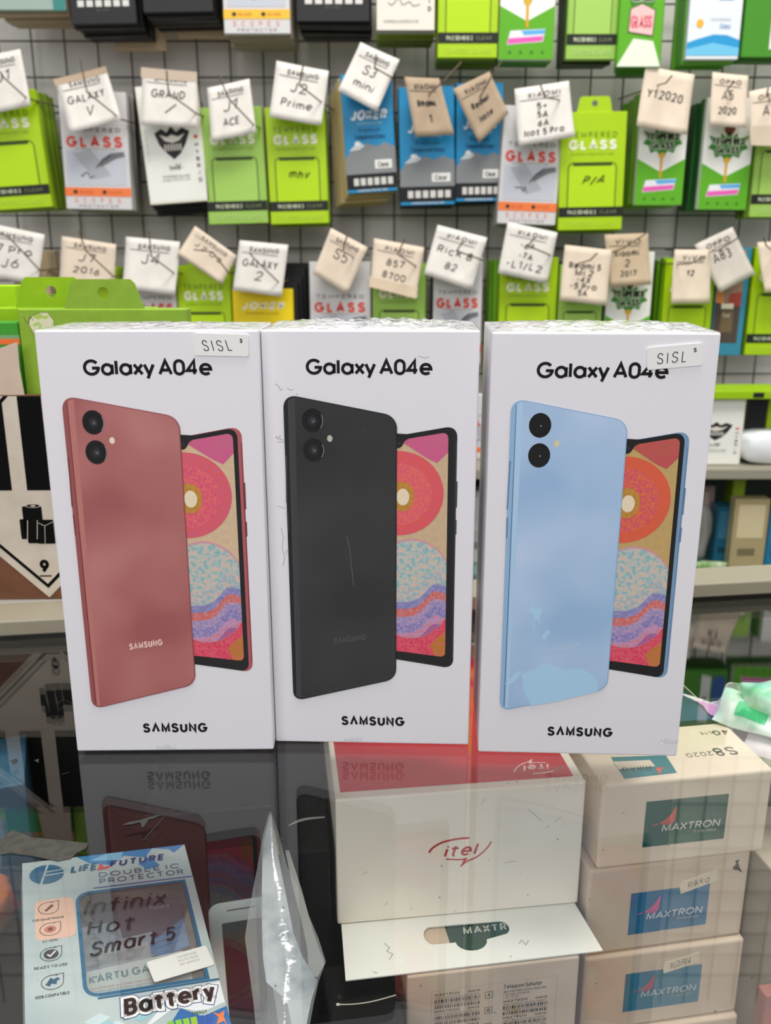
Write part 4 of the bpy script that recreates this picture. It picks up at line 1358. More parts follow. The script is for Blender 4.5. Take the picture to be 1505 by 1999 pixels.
def near_pack(x0, x1, y0, Y, kind, label, col, tabx=None, taby=None, hole=True, seed=0, roll=0, zb=None):
    a, b = aty(x0, y0, Y), aty(x1, y0, Y)
    W = b.x - a.x
    zb_ = cb if zb is None else zb
    H = a.z - zb_
    t = thing('hang_tab_pack', label, 'screen protector pack', ((a.x + b.x) / 2, Y, zb_), (0, math.radians(roll), 0))
    base = MN(col, tuple(max(0, c_ - 8) for c_ in col), 120, 3, .45, .3)
    mb = MB(); mb.box((-W / 2, 0, 0), (W / 2, .0125, H), base, .0006, 1); mb.obj('carton', t)
    if tabx:
        l, r = aty(tabx[0], taby, Y).x - t.location.x, aty(tabx[1], taby, Y).x - t.location.x
        th = aty(100, taby, Y).z - zb_ - H
        k = th * .28
        mb = MB()
        mb.prism([(l, 0), (r, 0), (r - k, th * .86), (r - k * 1.5, th), (l + k * 1.5, th), (l + k, th * .86)], Fr((0, .0008, H)), .7, base, hole=ellipse((l + r) / 2, th * .54, .0030, .0030, 18))
        mb.obj('hang_tab', t)
    return t, W, H


t, W, H = near_pack(33, 363, 603, .4890, 'lime', 'lime hang tab pack behind the pink phone box, a torn sticker spot on its corner', (138, 174, 52), (119, 277), 545)
mb = MB()
F = Fr((-W / 2, 0, 0))
rg = random.Random(4)
u_, v_ = .0128, H - .0082
sp = [(u_ + .0068 * (1 + rg.uniform(-.10, .10)) * math.cos(i * .35), v_ + .0068 * (1 + rg.uniform(-.10, .10)) * math.sin(i * .35)) for i in range(18)]
mb.poly(F, sp, MN((214, 214, 180), (168, 196, 90), 250, 2, .7, .1, .5, .6), .12)
mb.stroke(F, sp, .0002, M((96, 84, 50)), .2, True)
mb.stroke(F, spl([(.003, H - .004), (.005, H - .0075), (.0065, H - .004), (.008, H - .006)], 4), .0003, M((90, 100, 40)), .15)
mb.obj('torn_sticker', t)
near_pack(-20, 250, 601, .5120, 'lime', 'lime hang tab pack second in the carton, its tab left of the front one', (146, 186, 6), (23, 168), 541)
near_pack(46, 300, 601, .5290, 'lime', 'lime pack with the small middle tab just peeping out between two others', (150, 190, 10), (46, 150), 574)
near_pack(-150, 28, 557, .5480, 'lime', 'bright lime pack farthest back in the carton at the left edge', (166, 214, 4))
t, W, H = near_pack(-120, 35, 629, .4905, 'leaf', 'darker green pack at the left photo edge in the carton', (64, 150, 44))
mb = MB(); mb.rect(Fr((-W / 2, 0, 0)), 0, H - .0118, W, H - .0088, M((236, 112, 50)), .1); mb.rect(Fr((-W / 2, 0, 0)), 0, H - .0088, W, H - .0068, M((120, 160, 110)), .1); mb.obj('front_print', t)

# ------------------------------------------------------------------ goods inside the counter
IVORY = MN((220, 206, 186), (212, 197, 176), 30, 3, .55, .25)
IVORY2 = MN((206, 188, 168), (196, 177, 156), 30, 3, .55, .25)


def wing(mb, fr, u, v, s, mat, d):
    for k, (l, ox, oy) in enumerate(((1.0, 0, 0), (.74, .20, -.10), (.50, .40, -.16))):
        fe = [(-.05, .02), (.32, .24), (.62, .58), (.84, 1.05), (.90, .70), (.70, .30), (.34, .06), (0, -.06)]
        mb.poly(fr, [(u + (x * l + ox) * s, v + (y * l + oy) * s) for x, y in fe], mat, d + k * .05)
    mb.poly(fr, [(u - .25 * s, v + .02 * s), (u - .55 * s, v - .12 * s), (u - .1 * s, v - .06 * s)], mat, d)


def slim_box(loc, yaw, W, H, D, label, lab, col, labcol, wcol, tcol, tape=None, first=False, seed=0):
    t = thing('phone_box', label, 'box', loc, (0, 0, yaw), 'stacked cream phone boxes')
    mb = MB()
    mb.box((0, 0, -H), (W, D, 0), col, .0016, 3)
    mb.obj('carton', t)
    F = Fr((0, 0, 0), (1, 0, 0), (0, 0, 1), .001)
    mb = MB()
    u0, v0, u1, v1 = lab
    mb.poly(F, [(u0, v0), (u1, v0 + .2), (u1, v1), (u0, v1)], labcol, .1)
    wing(mb, F, u0 + 8, v0 + 12.2, 8.2, M(wcol, .5), .2)
    text(mb, F, 'MAXTRON', u0 + 8.6, v0 + 7.6, 3.9, .62, M(tcol, .5), .25, width=29, track=.10, slant=.12)
    text(mb, F, "It's My Choice", u0 + 25, v0 + 5.2, 1.8, .24, M(tuple(int(c_ * .8) for c_ in tcol), .5), .25, width=11, slant=.2, track=.2)
    mb.obj('brand_label', t)
    if tape:
        c, an, w_, h_, st = tape
        a_ = math.radians(an)
        fr = Fr(Vector((c[0] / 1000, -.0003, c[1] / 1000)), (math.cos(a_), 0, math.sin(a_)), (-math.sin(a_), 0, math.cos(a_)), .001)
        mb = MB()
        mb.prism([(-w_, -h_), (w_, -h_ * .8), (w_ * .97, 0), (w_, h_), (-w_ * .9, h_), (-w_, h_ * .3)], fr, .2, M((212, 200, 178), .6, .2))
        s_ = mb.obj('price_sticker', t)
        s_['label'] = 'yellowed handwritten sticker'
        mb = MB()
        text(mb, fr, st, -w_ * .6, -h_ * .5, h_ * 1.1, .3, M((70, 60, 54)), .06, width=w_ * 1.1, jit=.1, rng=random.Random(seed), slant=.2)
        mb.obj('handwriting', s_)
    return t, F


m1, F1 = slim_box((.0984, .3555, -.0314), .160, .0838, .0448, .145, 'cream phone box with a green brand label, topmost of its stack', (21.6, -35.2, 62.4, -10.8), IVORY, MN((28, 92, 66), (26, 80, 72), 30, 2, .45, .3), (206, 84, 66), (206, 206, 200))
m2, F2 = slim_box((.0950, .3554, -.0769), .178, .0825, .0480, .145, 'cream phone box with a blue brand label and a black ink blot, below the topmost', (22, -39.2, 62.6, -15.5), IVORY2, M((30, 104, 142), .45), (206, 96, 140), (200, 206, 210), ((56.5, -13.6), 14, 10.0, 3.3, 'Rikka'), seed=3)
m3, F3 = slim_box((.0958, .3540, -.1255), .165, .0829, .0440, .145, 'cream phone box with a dull blue brand label, third from the top of its stack', (21.4, -34.8, 61.4, -11.9), IVORY2, M((44, 112, 136), .45), (176, 92, 100), (176, 188, 190), ((50, -9.4), 11, 9.6, 3.2, 'Rj2/R4'), seed=4)
m4, F4 = slim_box((.0965, .3520, -.1701), .16, .083, .0452, .145, 'cream phone box lowest in the stack, only its upper edge in the photo', (21.4, -36, 61.4, -13), IVORY2, M((40, 110, 150), .45), (176, 92, 100), (176, 188, 190))
mb = MB()
mb.poly(F2, [(74.4, -4.2), (76.8, -3.8), (76.0, -5.2), (77.0, -7.8), (79, -11.6), (76.2, -9.6), (74.4, -9.4), (73.4, -8.0), (75.2, -6.2)], M((12, 12, 12)), .12)
mb.obj('ink_blot', m2)
# print on the lid of the topmost box, upside down to the viewer
T1 = Fr((0, 0, 0), (1, 0, 0), (0, 1, 0), .001)
RT = lambda u, v: Fr((u / 1000, v / 1000, 0), (-1, 0, 0), (0, -1, 0), .001)
mb = MB()
mb.poly(T1, [(11.6, 3.4), (37.7, 4.2), (39.4, 19.2), (12.8, 21.8)], M((58, 122, 126), .45), .1)
wing(mb, RT(33.5, 9), 0, 0, 5, M((206, 96, 84)), .2)
text(mb, RT(30, 16), 'MAXTRON', 0, 0, 3, .5, M((214, 214, 206)), .25, width=16)
mb.poly(T1, [(12, 11), (30, 10.6), (30, 16.2), (12, 17.6)], M((206, 196, 178), .6), .3)
text(mb, RT(28, 12), 'Rikka', 0, 0, 4.2, .34, M((70, 60, 54)), .4, width=14, slant=.3)
grey_ = M((96, 88, 80), .5)
text(mb, RT(75.0, 18.0), 'S8', 0, -3.6, 7.2, 1.2, grey_, .1, width=11.4)
text(mb, RT(62.6, 17.6), '2020', 0, -1.6, 3.6, .5, grey_, .1, width=13.5)
text(mb, RT(80.6, 35.0), '4G', 0, -2.2, 4.6, .9, grey_, .1, width=8.4, slant=.15)
text(mb, RT(71.6, 35.0), 'LTE', 0, -1.6, 2.2, .34, grey_, .1, width=6)
mb.poly(T1, rrect(14, 43.4, 82.2, 146, 4), M((30, 32, 36), .3), .1)
mb.poly(T1, rrect(17, 48, 79, 142, 1.5), MN((28, 46, 68), (64, 92, 114), 14, 2, .3), .2)
mb.obj('lid_print', m1)

# white box with the red lid and its hang flap
it = thing('red_lidded_box', 'white box with a red top and an open hang flap under the glass', 'box', (-.0222, .346, -.0326), (0, 0, .1256))
ITW = MN((230, 223, 210), (224, 216, 202), 20, 3, .5, .3)
mb = MB(); mb.box((0, 0, -.0661), (.115, .157, 0), ITW, .0009, 2)
F = Fr((0, 0, 0), (1, 0, 0), (0, 0, 1), .001)
sm = M((150, 142, 134), .8, .1)
for pts in ([(88, -12), (92, -16), (95, -19)], [(101, -20), (104, -17.5)], [(97, -23), (98.6, -21.6)], [(12, -40), (14, -38.5)], [(22, -58), (23.4, -56)], [(66, -8), (68, -5)], [(34, -61.5), (35, -60.4)], [(78, -40), (84, -39.6)]):
    mb.stroke(F, pts, .22, sm, .06)
mb.obj('carton', it)
mb = MB()
Tt = Fr((0, 0, 0), (1, 0, 0), (0, 1, 0), .001)
redp = MN((196, 34, 52), (186, 30, 48), 30, 2, .35, .4)
mb.poly(Tt, [(2.6, 5.4), (110.6, 5.0), (110.6, 152), (2.8, 152)], redp, .1)
mb.obj('red_panel', it)


def itel(fr, mat, s, d, mb):
    """the bird stroke logo, about 30 wide at s=1, origin at its centre"""
    text(mb, fr, 'itel', -8.4 * s, -2.2 * s, 6.6 * s, 1.15 * s, mat, d, width=15.6 * s, track=.22, slant=.28)
    top = spl([(-15.2 * s, 1.2 * s), (-13.6 * s, 3.6 * s), (-9 * s, 6.2 * s), (-2 * s, 7.4 * s), (4 * s, 7.4 * s)], 5)
    for k, w_ in enumerate((1.1, .7)):
        mb.stroke(fr, top[:len(top) // (1 + k) + 1], w_ * s, mat, d)
    mb.stroke(fr, spl([(-7 * s, -3.2 * s), (0, -4.2 * s), (3 * s, -3.9 * s), (.4 * s, -7.6 * s), (3 * s, -5.6 * s), (8 * s, -3.4 * s), (12.4 * s, .6 * s), (14.8 * s, 4.4 * s)], 5), .75 * s, mat, d)
    mb.poly(fr, [(1.6 * s, -3.8 * s), (3.6 * s, -3.8 * s), (.3 * s, -8.4 * s)], mat, d + .02)


mb = MB()
itel(Fr((.0572, 0, -.0322), (1, 0, .01), (0, 0, 1), .001), M((186, 58, 66), .5), .97, .1, mb)
mb.obj('brand_mark', it)
mb = MB()
itel(Fr((.0957, .0150, 0), (-1, 0, 0), (0, -1, 0), .001), M((236, 206, 202), .5), .78, .18, mb)
mb.obj('lid_mark', it)
mb = MB()
hole = [(42, -6.3)] + arc(75.0, -11.0, 3.4, 4.4, 90, -70, 7) + [(66.5, -17.4)] + arc(59.2, -17.4, 7.2, 6.0, 0, -180, 9)[0:] + [(51.6, -17.6)] + arc(43.0, -12.0, 4.6, 5.9, 250, 95, 7)
Ff = Fr((0, 0, -.0663), (1, 0, 0), (0, 1, 0), .001)
mb.prism([(1.8, .6), (113.6, .6), (116.2, -30.4), (1.0, -33.2)], Ff, .6, M((243, 238, 224), .5, .3), hole=hole)
for pts in ([(20, -14), (22, -17), (20.6, -19), (23, -21), (21, -24)], [(80, -22), (82, -20), (83, -23), (85, -20.5)], [(13, -30), (15, -31)]):
    mb.stroke(Ff, pts, .45, M((170, 166, 158), .8), .05)
mb.obj('hang_flap', it)

# carton below it with the printed identity label
te = thing('phone_box', 'cream carton with barcodes under the open hang flap', 'box', (.0093, .3166, -.1003), (0, 0, .1507))
mb = MB(); mb.box((0, 0, -.1148), (.078, .10, 0), IVORY2, .0010, 2); mb.obj('carton', te)
mb = MB()
F = Fr((0, 0, 0), (1, 0, 0), (0, 0, 1), .001)
gi = M((74, 68, 62), .6)
rg = random.Random(9)
mb.stroke(F, [(11, -9.6), (68, -8.8), (68, -45), (11, -46)], .18, M((176, 162, 146)), .08, True)


def bars(u, v, w, h, seed):
    r_ = random.Random(seed)
    x = u
    while x < u + w:
        b_ = r_.choice((.25, .35, .5, .8))
        mb.rect(F, x, v, min(x + b_, u + w), v + h, gi, .1)
        x += b_ + r_.choice((.25, .35, .6))


for (u, v) in ((12.3, -13), (12.3, -22), (43.5, -21), (12.3, -31), (43.5, -30)):
    text(mb, F, 'MAXTRON', u, v + .6, 1.5, .26, gi, .1, width=11, slant=.1)
    text(mb, F, 'Model S8', u + 15, v + .8, 1.2, .18, gi, .1, width=5.2)
    text(mb, F, 'IMEI1 860012345678901', u, v - .9, .9, .12, gi, .1, width=20)
    bars(u, v - 3.0, 20.5, 1.7, int(u + v * 7))
    text(mb, F, 'IMEI2 860012345678902', u, v - 4.1, .9, .12, gi, .1, width=20)
    bars(u, v - 6.2, 20.5, 1.7, int(u + v * 9))
for c_, v in (('A', -15.6), ('B', -24.0), ('C', -33.0)):
    mb.stroke(F, [(35.2, v - 1), (38.4, v - 1), (38.4, v + 2.4), (35.2, v + 2.4)], .25, gi, .1, True)
    text(mb, F, c_, 36.0, v - .2, 1.8, .3, gi, .1, width=1.6)
text(mb, F, 'Telepon Selular', 43.5, -12.8, 2.3, .34, gi, .1, width=17.6)
text(mb, F, 'GSM 900/1800 WCDMA 900/2100', 43.5, -14.9, 1.1, .15, gi, .1, width=19.5)
text(mb, F, 'LTE FDD 3/5/8/40', 43.5, -16.5, 1.1, .15, gi, .1, width=12)
text(mb, F, 'LTE TD 40', 43.5, -18.0, 1.1, .15, gi, .1, width=7)
mb.obj('identity_label', te)
mb = MB()
Tl = Fr((0, 0, 0), (1, 0, 0), (0, 1, 0), .001)
mb.poly(Tl, [(22.5, 6.5), (63, 6.5), (63, 28), (22.5, 28)], MN((30, 70, 52), (24, 62, 50), 30, 2, .45, .3), .1)
text(mb, Tl, 'MAXTRON', 30.0, 20.6, 4.4, .75, M((196, 200, 190)), .15, width=30, track=.25, slant=.12)
mb.obj('brand_label', te)

# ------------------------------------------------------------------ battery pack with a window, lying on the black cartons
bt = thing('battery_pack', 'blue and white battery pack with a clear window under the glass', 'battery pack', (-.1241, .2408, -.0875))
bt.rotation_euler = (Matrix.Rotation(.3733, 4, 'Z') @ Matrix.Rotation(.0681, 4, 'X') @ Matrix.Rotation(.1426, 4, 'Y')).to_euler()
PKW, PKD, PKH = .0762, .1325, .014
pale_b = MN((182, 194, 194), (166, 184, 188), 40, 2, .4, .35)
win = rpoly([(21.5, 45.5), (76.2, 44.6), (76.2, 107.4), (21.5, 107.2)], [7, 0, 0, 7], 6)
fr = Fr((0, 0, 0), (1, 0, 0), (0, 1, 0), .001)
mb = MB()
body = [(0, 0), (76.2, 0), (76.2, 132.3), (-.4, 131.7)]
inner = rpoly([(22.6, 46.6), (71.5, 45.8), (71.5, 106.2), (22.6, 106.2)], [6, 0, 0, 6], 6)
mb.prism(body, fr, .5, pale_b, hole=inner)
mb.box((-.0002, 0, -PKH), (.0012, PKD - .001, -.0006), pale_b)
mb.box((.0750, 0, -PKH), (.0762, PKD - .001, -.0006), M((190, 186, 172), .45))
mb.box((.0012, 0, -PKH), (.0750, .0012, -.0006), pale_b)
mb.box((.0012, PKD - .002, -PKH), (.0750, PKD - .001, -.0006), pale_b)
mb.box((.0012, .0012, -PKH), (.0750, PKD - .002, -PKH + .001), M((150, 148, 140), .5))
mb.obj('carton', bt)
mb = MB()
tri = M((52, 128, 184), .4)
teal = M((24, 96, 132), .4)
navy = M((36, 54, 96), .4)
lt = M((120, 178, 208), .4)
mb.poly(fr, [(24, 131.8), (60, 132.1), (56, 126), (46, 129), (40, 123), (30, 126)], tri, .08)
mb.poly(fr, [(60, 132.1), (76, 132.3), (70, 127), (68, 130)], M((76, 132, 186)), .08)
mb.poly(fr, [(52, 122), (58, 126), (62, 119), (56, 117)], tri, .08)
mb.poly(fr, [(30, 128), (38, 131.8), (46, 131.9), (44, 126)], lt, .10)
mb.ell(fr, 10.2, 122.0, 7.6, 6.6, teal, .12, 30)
for k in (-1.6, .8):
    mb.stroke(fr, [(9 + k * .3, 122.6 + k), (19, 123.6 + k)], .7, pale_b, .16)
mb.stroke(fr, [(7.4, 115), (11, 129)], .9, pale_b, .16)
text(mb, fr, 'LIFE', 20.6, 120.6, 5.0, 1.25, M((26, 90, 120)), .16, width=12.2, slant=.2, track=.1, rise=.03)
mb.poly(fr, [(32.6, 120.4), (34.6, 125.6), (36, 122.6), (39.4, 122.8), (37, 120.6)], M((206, 60, 60)), .18)
text(mb, fr, 'FUTURE', 38.6, 121.6, 4.6, 1.15, M((40, 66, 120)), .17, width=26, slant=.2, track=.2, rise=.03)
text(mb, fr, 'DOUBLE IC', 33, 115.4, 3.4, .62, M((84, 104, 122)), .16, width=38, track=.2)
text(mb, fr, 'PROTECTOR', 33, 110.8, 3.6, .62, M((84, 104, 122)), .16, width=39.5, track=.2)
mb.stroke(fr, [(30, 108.6), (76, 108.4)], .8, M((70, 90, 150)), .16)
mb.stroke(fr, inner + [inner[0]], 1.6, teal, .10)
mb.stroke(fr, [(27, 44.9), (76.2, 44.2)], 1.0, teal, .14)
rng_ = random.Random(3)
for i in range(26):
    u, v = rng_.uniform(0, 66), rng_.uniform(2, 36)
    s_ = rng_.uniform(3, 7)
    if u + v * .5 < 62:
        mb.poly(fr, [(u, v), (u + s_, v + s_ * .45), (u + s_ * 1.6, v), (u + s_ * .7, v - s_ * .5)], M(rng_.choice(((150, 196, 206), (170, 208, 214), (120, 180, 196), (196, 216, 220))), .4), .08 + .002 * i)
mb.poly(fr, [(44, 0), (76.2, 0), (76.2, 30), (66, 27), (58, 33), (52, 25), (38, 14)], M((34, 104, 168), .4), .14)
mb.poly(fr, [(40, 24), (52, 36), (64, 42), (76, 43), (76, 32), (66, 29), (56, 34)], M((222, 228, 232), .4), .145)
# feature icons with captions
dk = M((60, 58, 60), .5)
for (cx, cy, cap_) in ((10.3, 99.5, 'FOR SMARTPHONE'), (10.6, 86.5, 'LI-ION'), (10.4, 72.1, 'READY TO USE'), (10.4, 57.0, '100% COMPATIBLE')):
    ring = arc(cx, cy, 4.3, 3.7, 60, 330, 18) + [(cx + 4.2, cy - .4), (cx + 4.4, cy + 3.9), (cx + 1.4, cy + 3.8)]
    mb.stroke(fr, ring, .32, dk, .12, True)
    wc = 13 if len(cap_) > 8 else 6
    text(mb, fr, cap_, cx - wc / 2 - .3, cy - 7.4, 1.5, .26, dk, .12, width=wc, track=.2)
mb.poly(fr, [(8.4, 98.2), (9.4, 97.4), (12.6, 100.6), (11.6, 101.8)], M((110, 70, 60)), .14)
mb.ell(fr, 10.6, 86.5, 2.4, 2.1, M((190, 120, 104)), .13, 16); mb.ell(fr, 10.6, 86.5, 1.1, 1.0, M((120, 50, 44)), .15, 12)
mb.ell(fr, 10.4, 72.1, 3.0, 2.7, dk, .13, 18); mb.stroke(fr, [(8.8, 72.2), (10, 71), (12.2, 73.6)], .7, WHITE, .16)
mb.poly(fr, [(7.6, 56), (9.2, 55), (10, 56.4), (11.8, 55.6), (12.2, 57.4), (13.4, 58), (12.4, 59.2), (10.8, 58.4), (9.8, 59.4), (8.8, 57.8)], M((30, 80, 110)), .13)
mb.poly(fr, rrect(4.5, 80.5, 21, 105, 3), M((226, 186, 166), .5), .09)
for w_, m_, d_ in ((4.9, M((24, 70, 120)), .20), (4.2, M((232, 236, 240)), .22), (1.75, M((30, 26, 30)), .24)):
    text(mb, fr, 'Battery', 36.4, 33.8, 8.4, 1.75, m_, d_, width=36.4, track=.16, slant=.08, rise=.03, wd=w_)
for i, c_ in enumerate(((120, 190, 60), (130, 196, 70), (140, 196, 60), (150, 190, 60), (40, 90, 170), (40, 90, 170))):
    mb.rect(fr, 52 + i * 3.0, 20.5, 54.4 + i * 3.0, 27.5, M(c_, .4), .26)
mb.poly(fr, [(70.2, 28), (72.0, 25), (70.4, 22), (73.6, 23), (74.6, 20), (74, 25), (75, 28), (72.6, 26.6)], M((236, 120, 60)), .26)
text(mb, fr, 'ENERGY', 62, 28.4, 1.6, .28, M((60, 110, 60)), .26, width=6)
text(mb, fr, '100%', 62, 13, 5.4, 1.1, M((226, 206, 70)), .26, width=13, slant=.1)
mb.obj('front_print', bt)
mb = MB()
fi = Fr((0, 0, -.0066), (1, 0, 0), (0, 1, 0), .001)
mb.prism([(23.4, 62), (69.5, 70), (69.5, 105), (23.4, 105)], fi, 4, M((64, 66, 96), .4))
mb.poly(fi, [(24, 92), (40, 93), (41, 82), (54, 83.5), (56, 70), (36, 64), (24, 66)], M((150, 166, 184), .45), .1)
mb.poly(fi, [(48, 74), (69, 89), (69, 72), (56, 68)], M((70, 140, 196), .45), .15)
for k in range(3):
    mb.stroke(fi, [(54, 79 - k * 3), (67, 84 - k * 4)], .4, M((46, 84, 130)), .2)
mb.poly(fi, rrect(30, 66.4, 52, 78, 1.2), M((176, 184, 190)), .18)
mb.poly(fi, [(24, 98), (40, 100), (40, 104.5), (24, 104.5)], M((36, 38, 54)), .1)
text(mb, fi, 'future', 55, 97, 3, .4, M((170, 170, 190)), .2, width=9)
mb.obj('battery_cell', bt)
mb = MB()
fk = Fr((0, 0, -.0030), (1, 0, 0), (0, 1, 0), .001)
mb.prism([(23, 47.4), (66, 46.8), (66.5, 65), (64, 66), (23.4, 62.4)], fk, .5, M((206, 216, 216), .45))
text(mb, fk, 'KARTU GARANSI', 24.8, 55.6, 4.2, .8, M((90, 140, 150)), .1, width=39, track=.2, rise=.06)
for k in range(3):
    text(mb, fk, 'NOMOR SERI BATERAI TERTERA PADA KEMASAN', 25, 52.4 - k * 1.8, 1.1, .14, M((196, 140, 130) if k < 1 else (140, 170, 180)), .1, width=38, track=.2)
mb.obj('warranty_card', bt)
mb = MB()
mb.prism(inner, Fr((0, 0, -.0005), (1, 0, 0), (0, 1, 0), .001), .15, WINFILM)
pw = mb.obj('window_film', bt)
mb = MB()
pen = M((20, 20, 24), .5)
rw = random.Random(2)
fw = Fr((0, 0, .0001), (1, 0, 0), (0, 1, 0), .001)
text(mb, fw, 'Infinix', 24.6, 92, 9, 1.3, pen, .1, width=36, slant=.3, jit=.05, rng=rw, track=.22)
text(mb, fw, 'Hot', 24.8, 79.5, 8.4, 1.3, pen, .1, width=20, slant=.3, jit=.05, rng=rw, track=.3)
text(mb, fw, 'Smart 5', 25.4, 67.4, 8.2, 1.3, pen, .1, width=36, slant=.3, jit=.06, rng=rw, track=.25, rise=.06)
mb.obj('handwriting', pw)
mb = MB()
an = math.radians(9)
fq = Fr((.0618, .0555, .0006), (math.cos(an), math.sin(an), 0), (-math.sin(an), math.cos(an), 0), .001)
mb.prism(rrect(-13.2, -5.8, 13.2, 5.8, 1.0), fq, .3, M((226, 226, 222), .4, .4))
st = mb.obj('shop_sticker', bt)
st['label'] = 'small white printed sticker'
mb = MB()
for k, s_ in enumerate(('NO REFUND', 'DATE 2020', 'RP 65000')):
    text(mb, fq, s_, -.5, 2.8 - k * 2.1, 1.2, .16, M((150, 150, 150)), .05, width=8.5)
mb.obj('sticker_print', st)

# ------------------------------------------------------------------ black cartons under and around the battery pack
bk = M((17, 16, 16), .5, .14)
bk2 = MN((22, 19, 19), (16, 15, 16), 20, 2, .5, .14)


def dark_box(name, loc, yaw, size, label, mat, deco=None, group=None):
    t = thing(name, label, 'box', loc, (0, 0, yaw), group)
    mb = MB(); mb.box((0, 0, 0), size, mat, .001, 2); mb.obj('carton', t)
    if deco:
        mb = MB(); deco(mb, size); mb.obj('lid_print', t)
    return t


def phone_pic(mb, s):
    fr = Fr((0, 0, s[2]), (1, 0, 0), (0, 1, 0), .001)
    mb.poly(fr, rrect(3, 3, s[0] * 1000 - 3, s[1] * 1000 - 4, 6), M((196, 204, 202), .35), .1)
    mb.poly(fr, rrect(9, 10, s[0] * 1000 - 9, s[1] * 1000 - 19, 1.0), MN((32, 26, 28), (26, 24, 26), 20, 2, .3), .2)
    mb.poly(fr, rrect(s[0] * 500 - 7, s[1] * 1000 - 11, s[0] * 500 + 7, s[1] * 1000 - 10, .4), M((80, 84, 84)), .2)


zb = ZS + .0006
dark_box('phone_box', (-.2100, .205, zb), CY, (.130, .175, .088), 'plain black carton beneath the battery pack', bk2)
dark_box('phone_box', (-.0625, .2515, zb), .23, (.038, .135, .099), 'black box picturing a white framed phone, right of the battery pack', bk, phone_pic)
dark_box('phone_box', (-.1250, .4020, zb), CY, (.066, .062, .135), 'black carton at the back of the counter below the pink phone box', bk2)


def mark_a(mb, s):
    fr = Fr((0, 0, s[2]), (1, 0, 0), (0, 1, 0), .001)
    mb.poly(fr, spl([(.6, 20), (5, 23.6), (10, 25), (18, 25)], 5) + spl([(18, 23.8), (10, 23.2), (5, 21.6), (.6, 19.4)], 5), M((170, 172, 164), .4), .1)


def mark_b(mb, s):
    fr = Fr((0, 0, s[2]), (1, 0, 0), (0, 1, 0), .001)
    mb.stroke(fr, spl([(4.6, 39.6), (12, 38.6), (20, 38.8), (30, 40.4)], 5), .6, M((190, 184, 172), .4), .1)
    mb.ell(fr, 4.6, 39.6, .8, .8, M((200, 196, 184)), .15, 12)


dark_box('phone_box', (-.0440, .3455, zb), .12, (.0190, .120, .1555), 'tall black box with a pale curved line, left of the red topped box', bk, mark_a)
dark_box('phone_box', (-.0182, .2710, zb), .17, (.031, .062, .1055), 'low black box with a pale curved line at the photo foot', bk, mark_b)

# ------------------------------------------------------------------ clear sleeve with a white card, standing on edge
bag = thing('accessory_bag', 'clear bag holding a folded white card, standing on edge beside the black boxes', 'plastic bag', (-.034, .28, -.09))
ob = Vector((-.034, .28, -.09))


def dp(px, py, depth):
    d = ray(px, py)
    return Vector((0, 0, CAMH)) + d * depth


rows = [(1585, .408, 525, 528, 531), (1630, .402, 513, 530, 545), (1690, .394, 503, 548, 560), (1740, .388, 493, 558, 586), (1790, .381, 484, 566, 604), (1830, .375, 478, 573, 621), (1877, .368, 484, 580, 636), (1915, .362, 489, 584, 622), (1960, .355, 495, 588, 612), (2010, .348, 500, 592, 603)]


def side(pa, pm, pb, bul):
    def f(u, v, d):
        j = v * (len(rows) - 1)
        k = min(int(j), len(rows) - 2)
        q = j - k
        out = []
        for r_ in (rows[k], rows[k + 1]):
            y, dep, l, m_, r2 = r_
            w = math.sin(math.pi * u)
            X = l + (r2 - l) * u
            out.append(dp(X, y, dep - (math.copysign(.0045, bul) + bul * w) * (.4 + .6 * (r2 - l) / 150)))
        return out[0].lerp(out[1], q) + Vector((0, d, 0))
    return f


mb = MB(); mb.sheet(side(0, 0, 0, .008), 16, 27, BAGFILM); mb.sheet(side(0, 0, 0, -.012), 16, 27, BAGFILM)
mb.obj('clear_sleeve', bag, True, ob)
mb = MB()
crow = [(1590, .4085, 526, 530), (1640, .402, 514, 537), (1700, .394, 512, 549), (1760, .386, 511, 561), (1820, .377, 512, 572), (1870, .369, 514, 592), (1915, .361, 520, 619), (1950, .356, 560, 608), (2010, .348, 572, 596)]


def card(u, v, d):
    j = v * (len(crow) - 1)
    k = min(int(j), len(crow) - 2)
    a_, b_ = [dp(r_[2] + (r_[3] - r_[2]) * u, r_[0], r_[1] + .004 * (1 - u)) for r_ in (crow[k], crow[k + 1])]
    return a_.lerp(b_, j - k) + Vector((0, d, 0))


mb.sheet(card, 8, 24, MN((206, 211, 212), (120, 130, 140), 55, 4, .5, .3, .48, .72), .0006)
mb.obj('white_card', bag, False, ob)
mb = MB()
ys = [dp(528, 1625, .4075), dp(536, 1620, .4075), dp(545, 1668, .4015), dp(540, 1670, .4015)]
mb.face(ys[::-1], M((214, 204, 60), .5)); mb.face([p + Vector((0, .0006, 0)) for p in ys], M((214, 204, 60), .5))
mb.obj('yellow_insert', bag, False, ob)
mb = MB()
b2 = [(1660, .401, 557, 564), (1740, .389, 574, 590), (1800, .380, 590, 606), (1850, .372, 600, 622), (1880, .368, 602, 634), (1905, .364, 598, 620)]


def fold(u, v, d):
    j = v * (len(b2) - 1)
    k = min(int(j), len(b2) - 2)
    a_, b_ = [dp(r_[2] + (r_[3] - r_[2]) * u, r_[0], r_[1] - .002 * u) for r_ in (b2[k], b2[k + 1])]
    return a_.lerp(b_, j - k) + Vector((0, d, 0))


mb.sheet(fold, 4, 16, M((150, 150, 144), .4), .0005)
mb.obj('grey_fold', bag, False, ob)

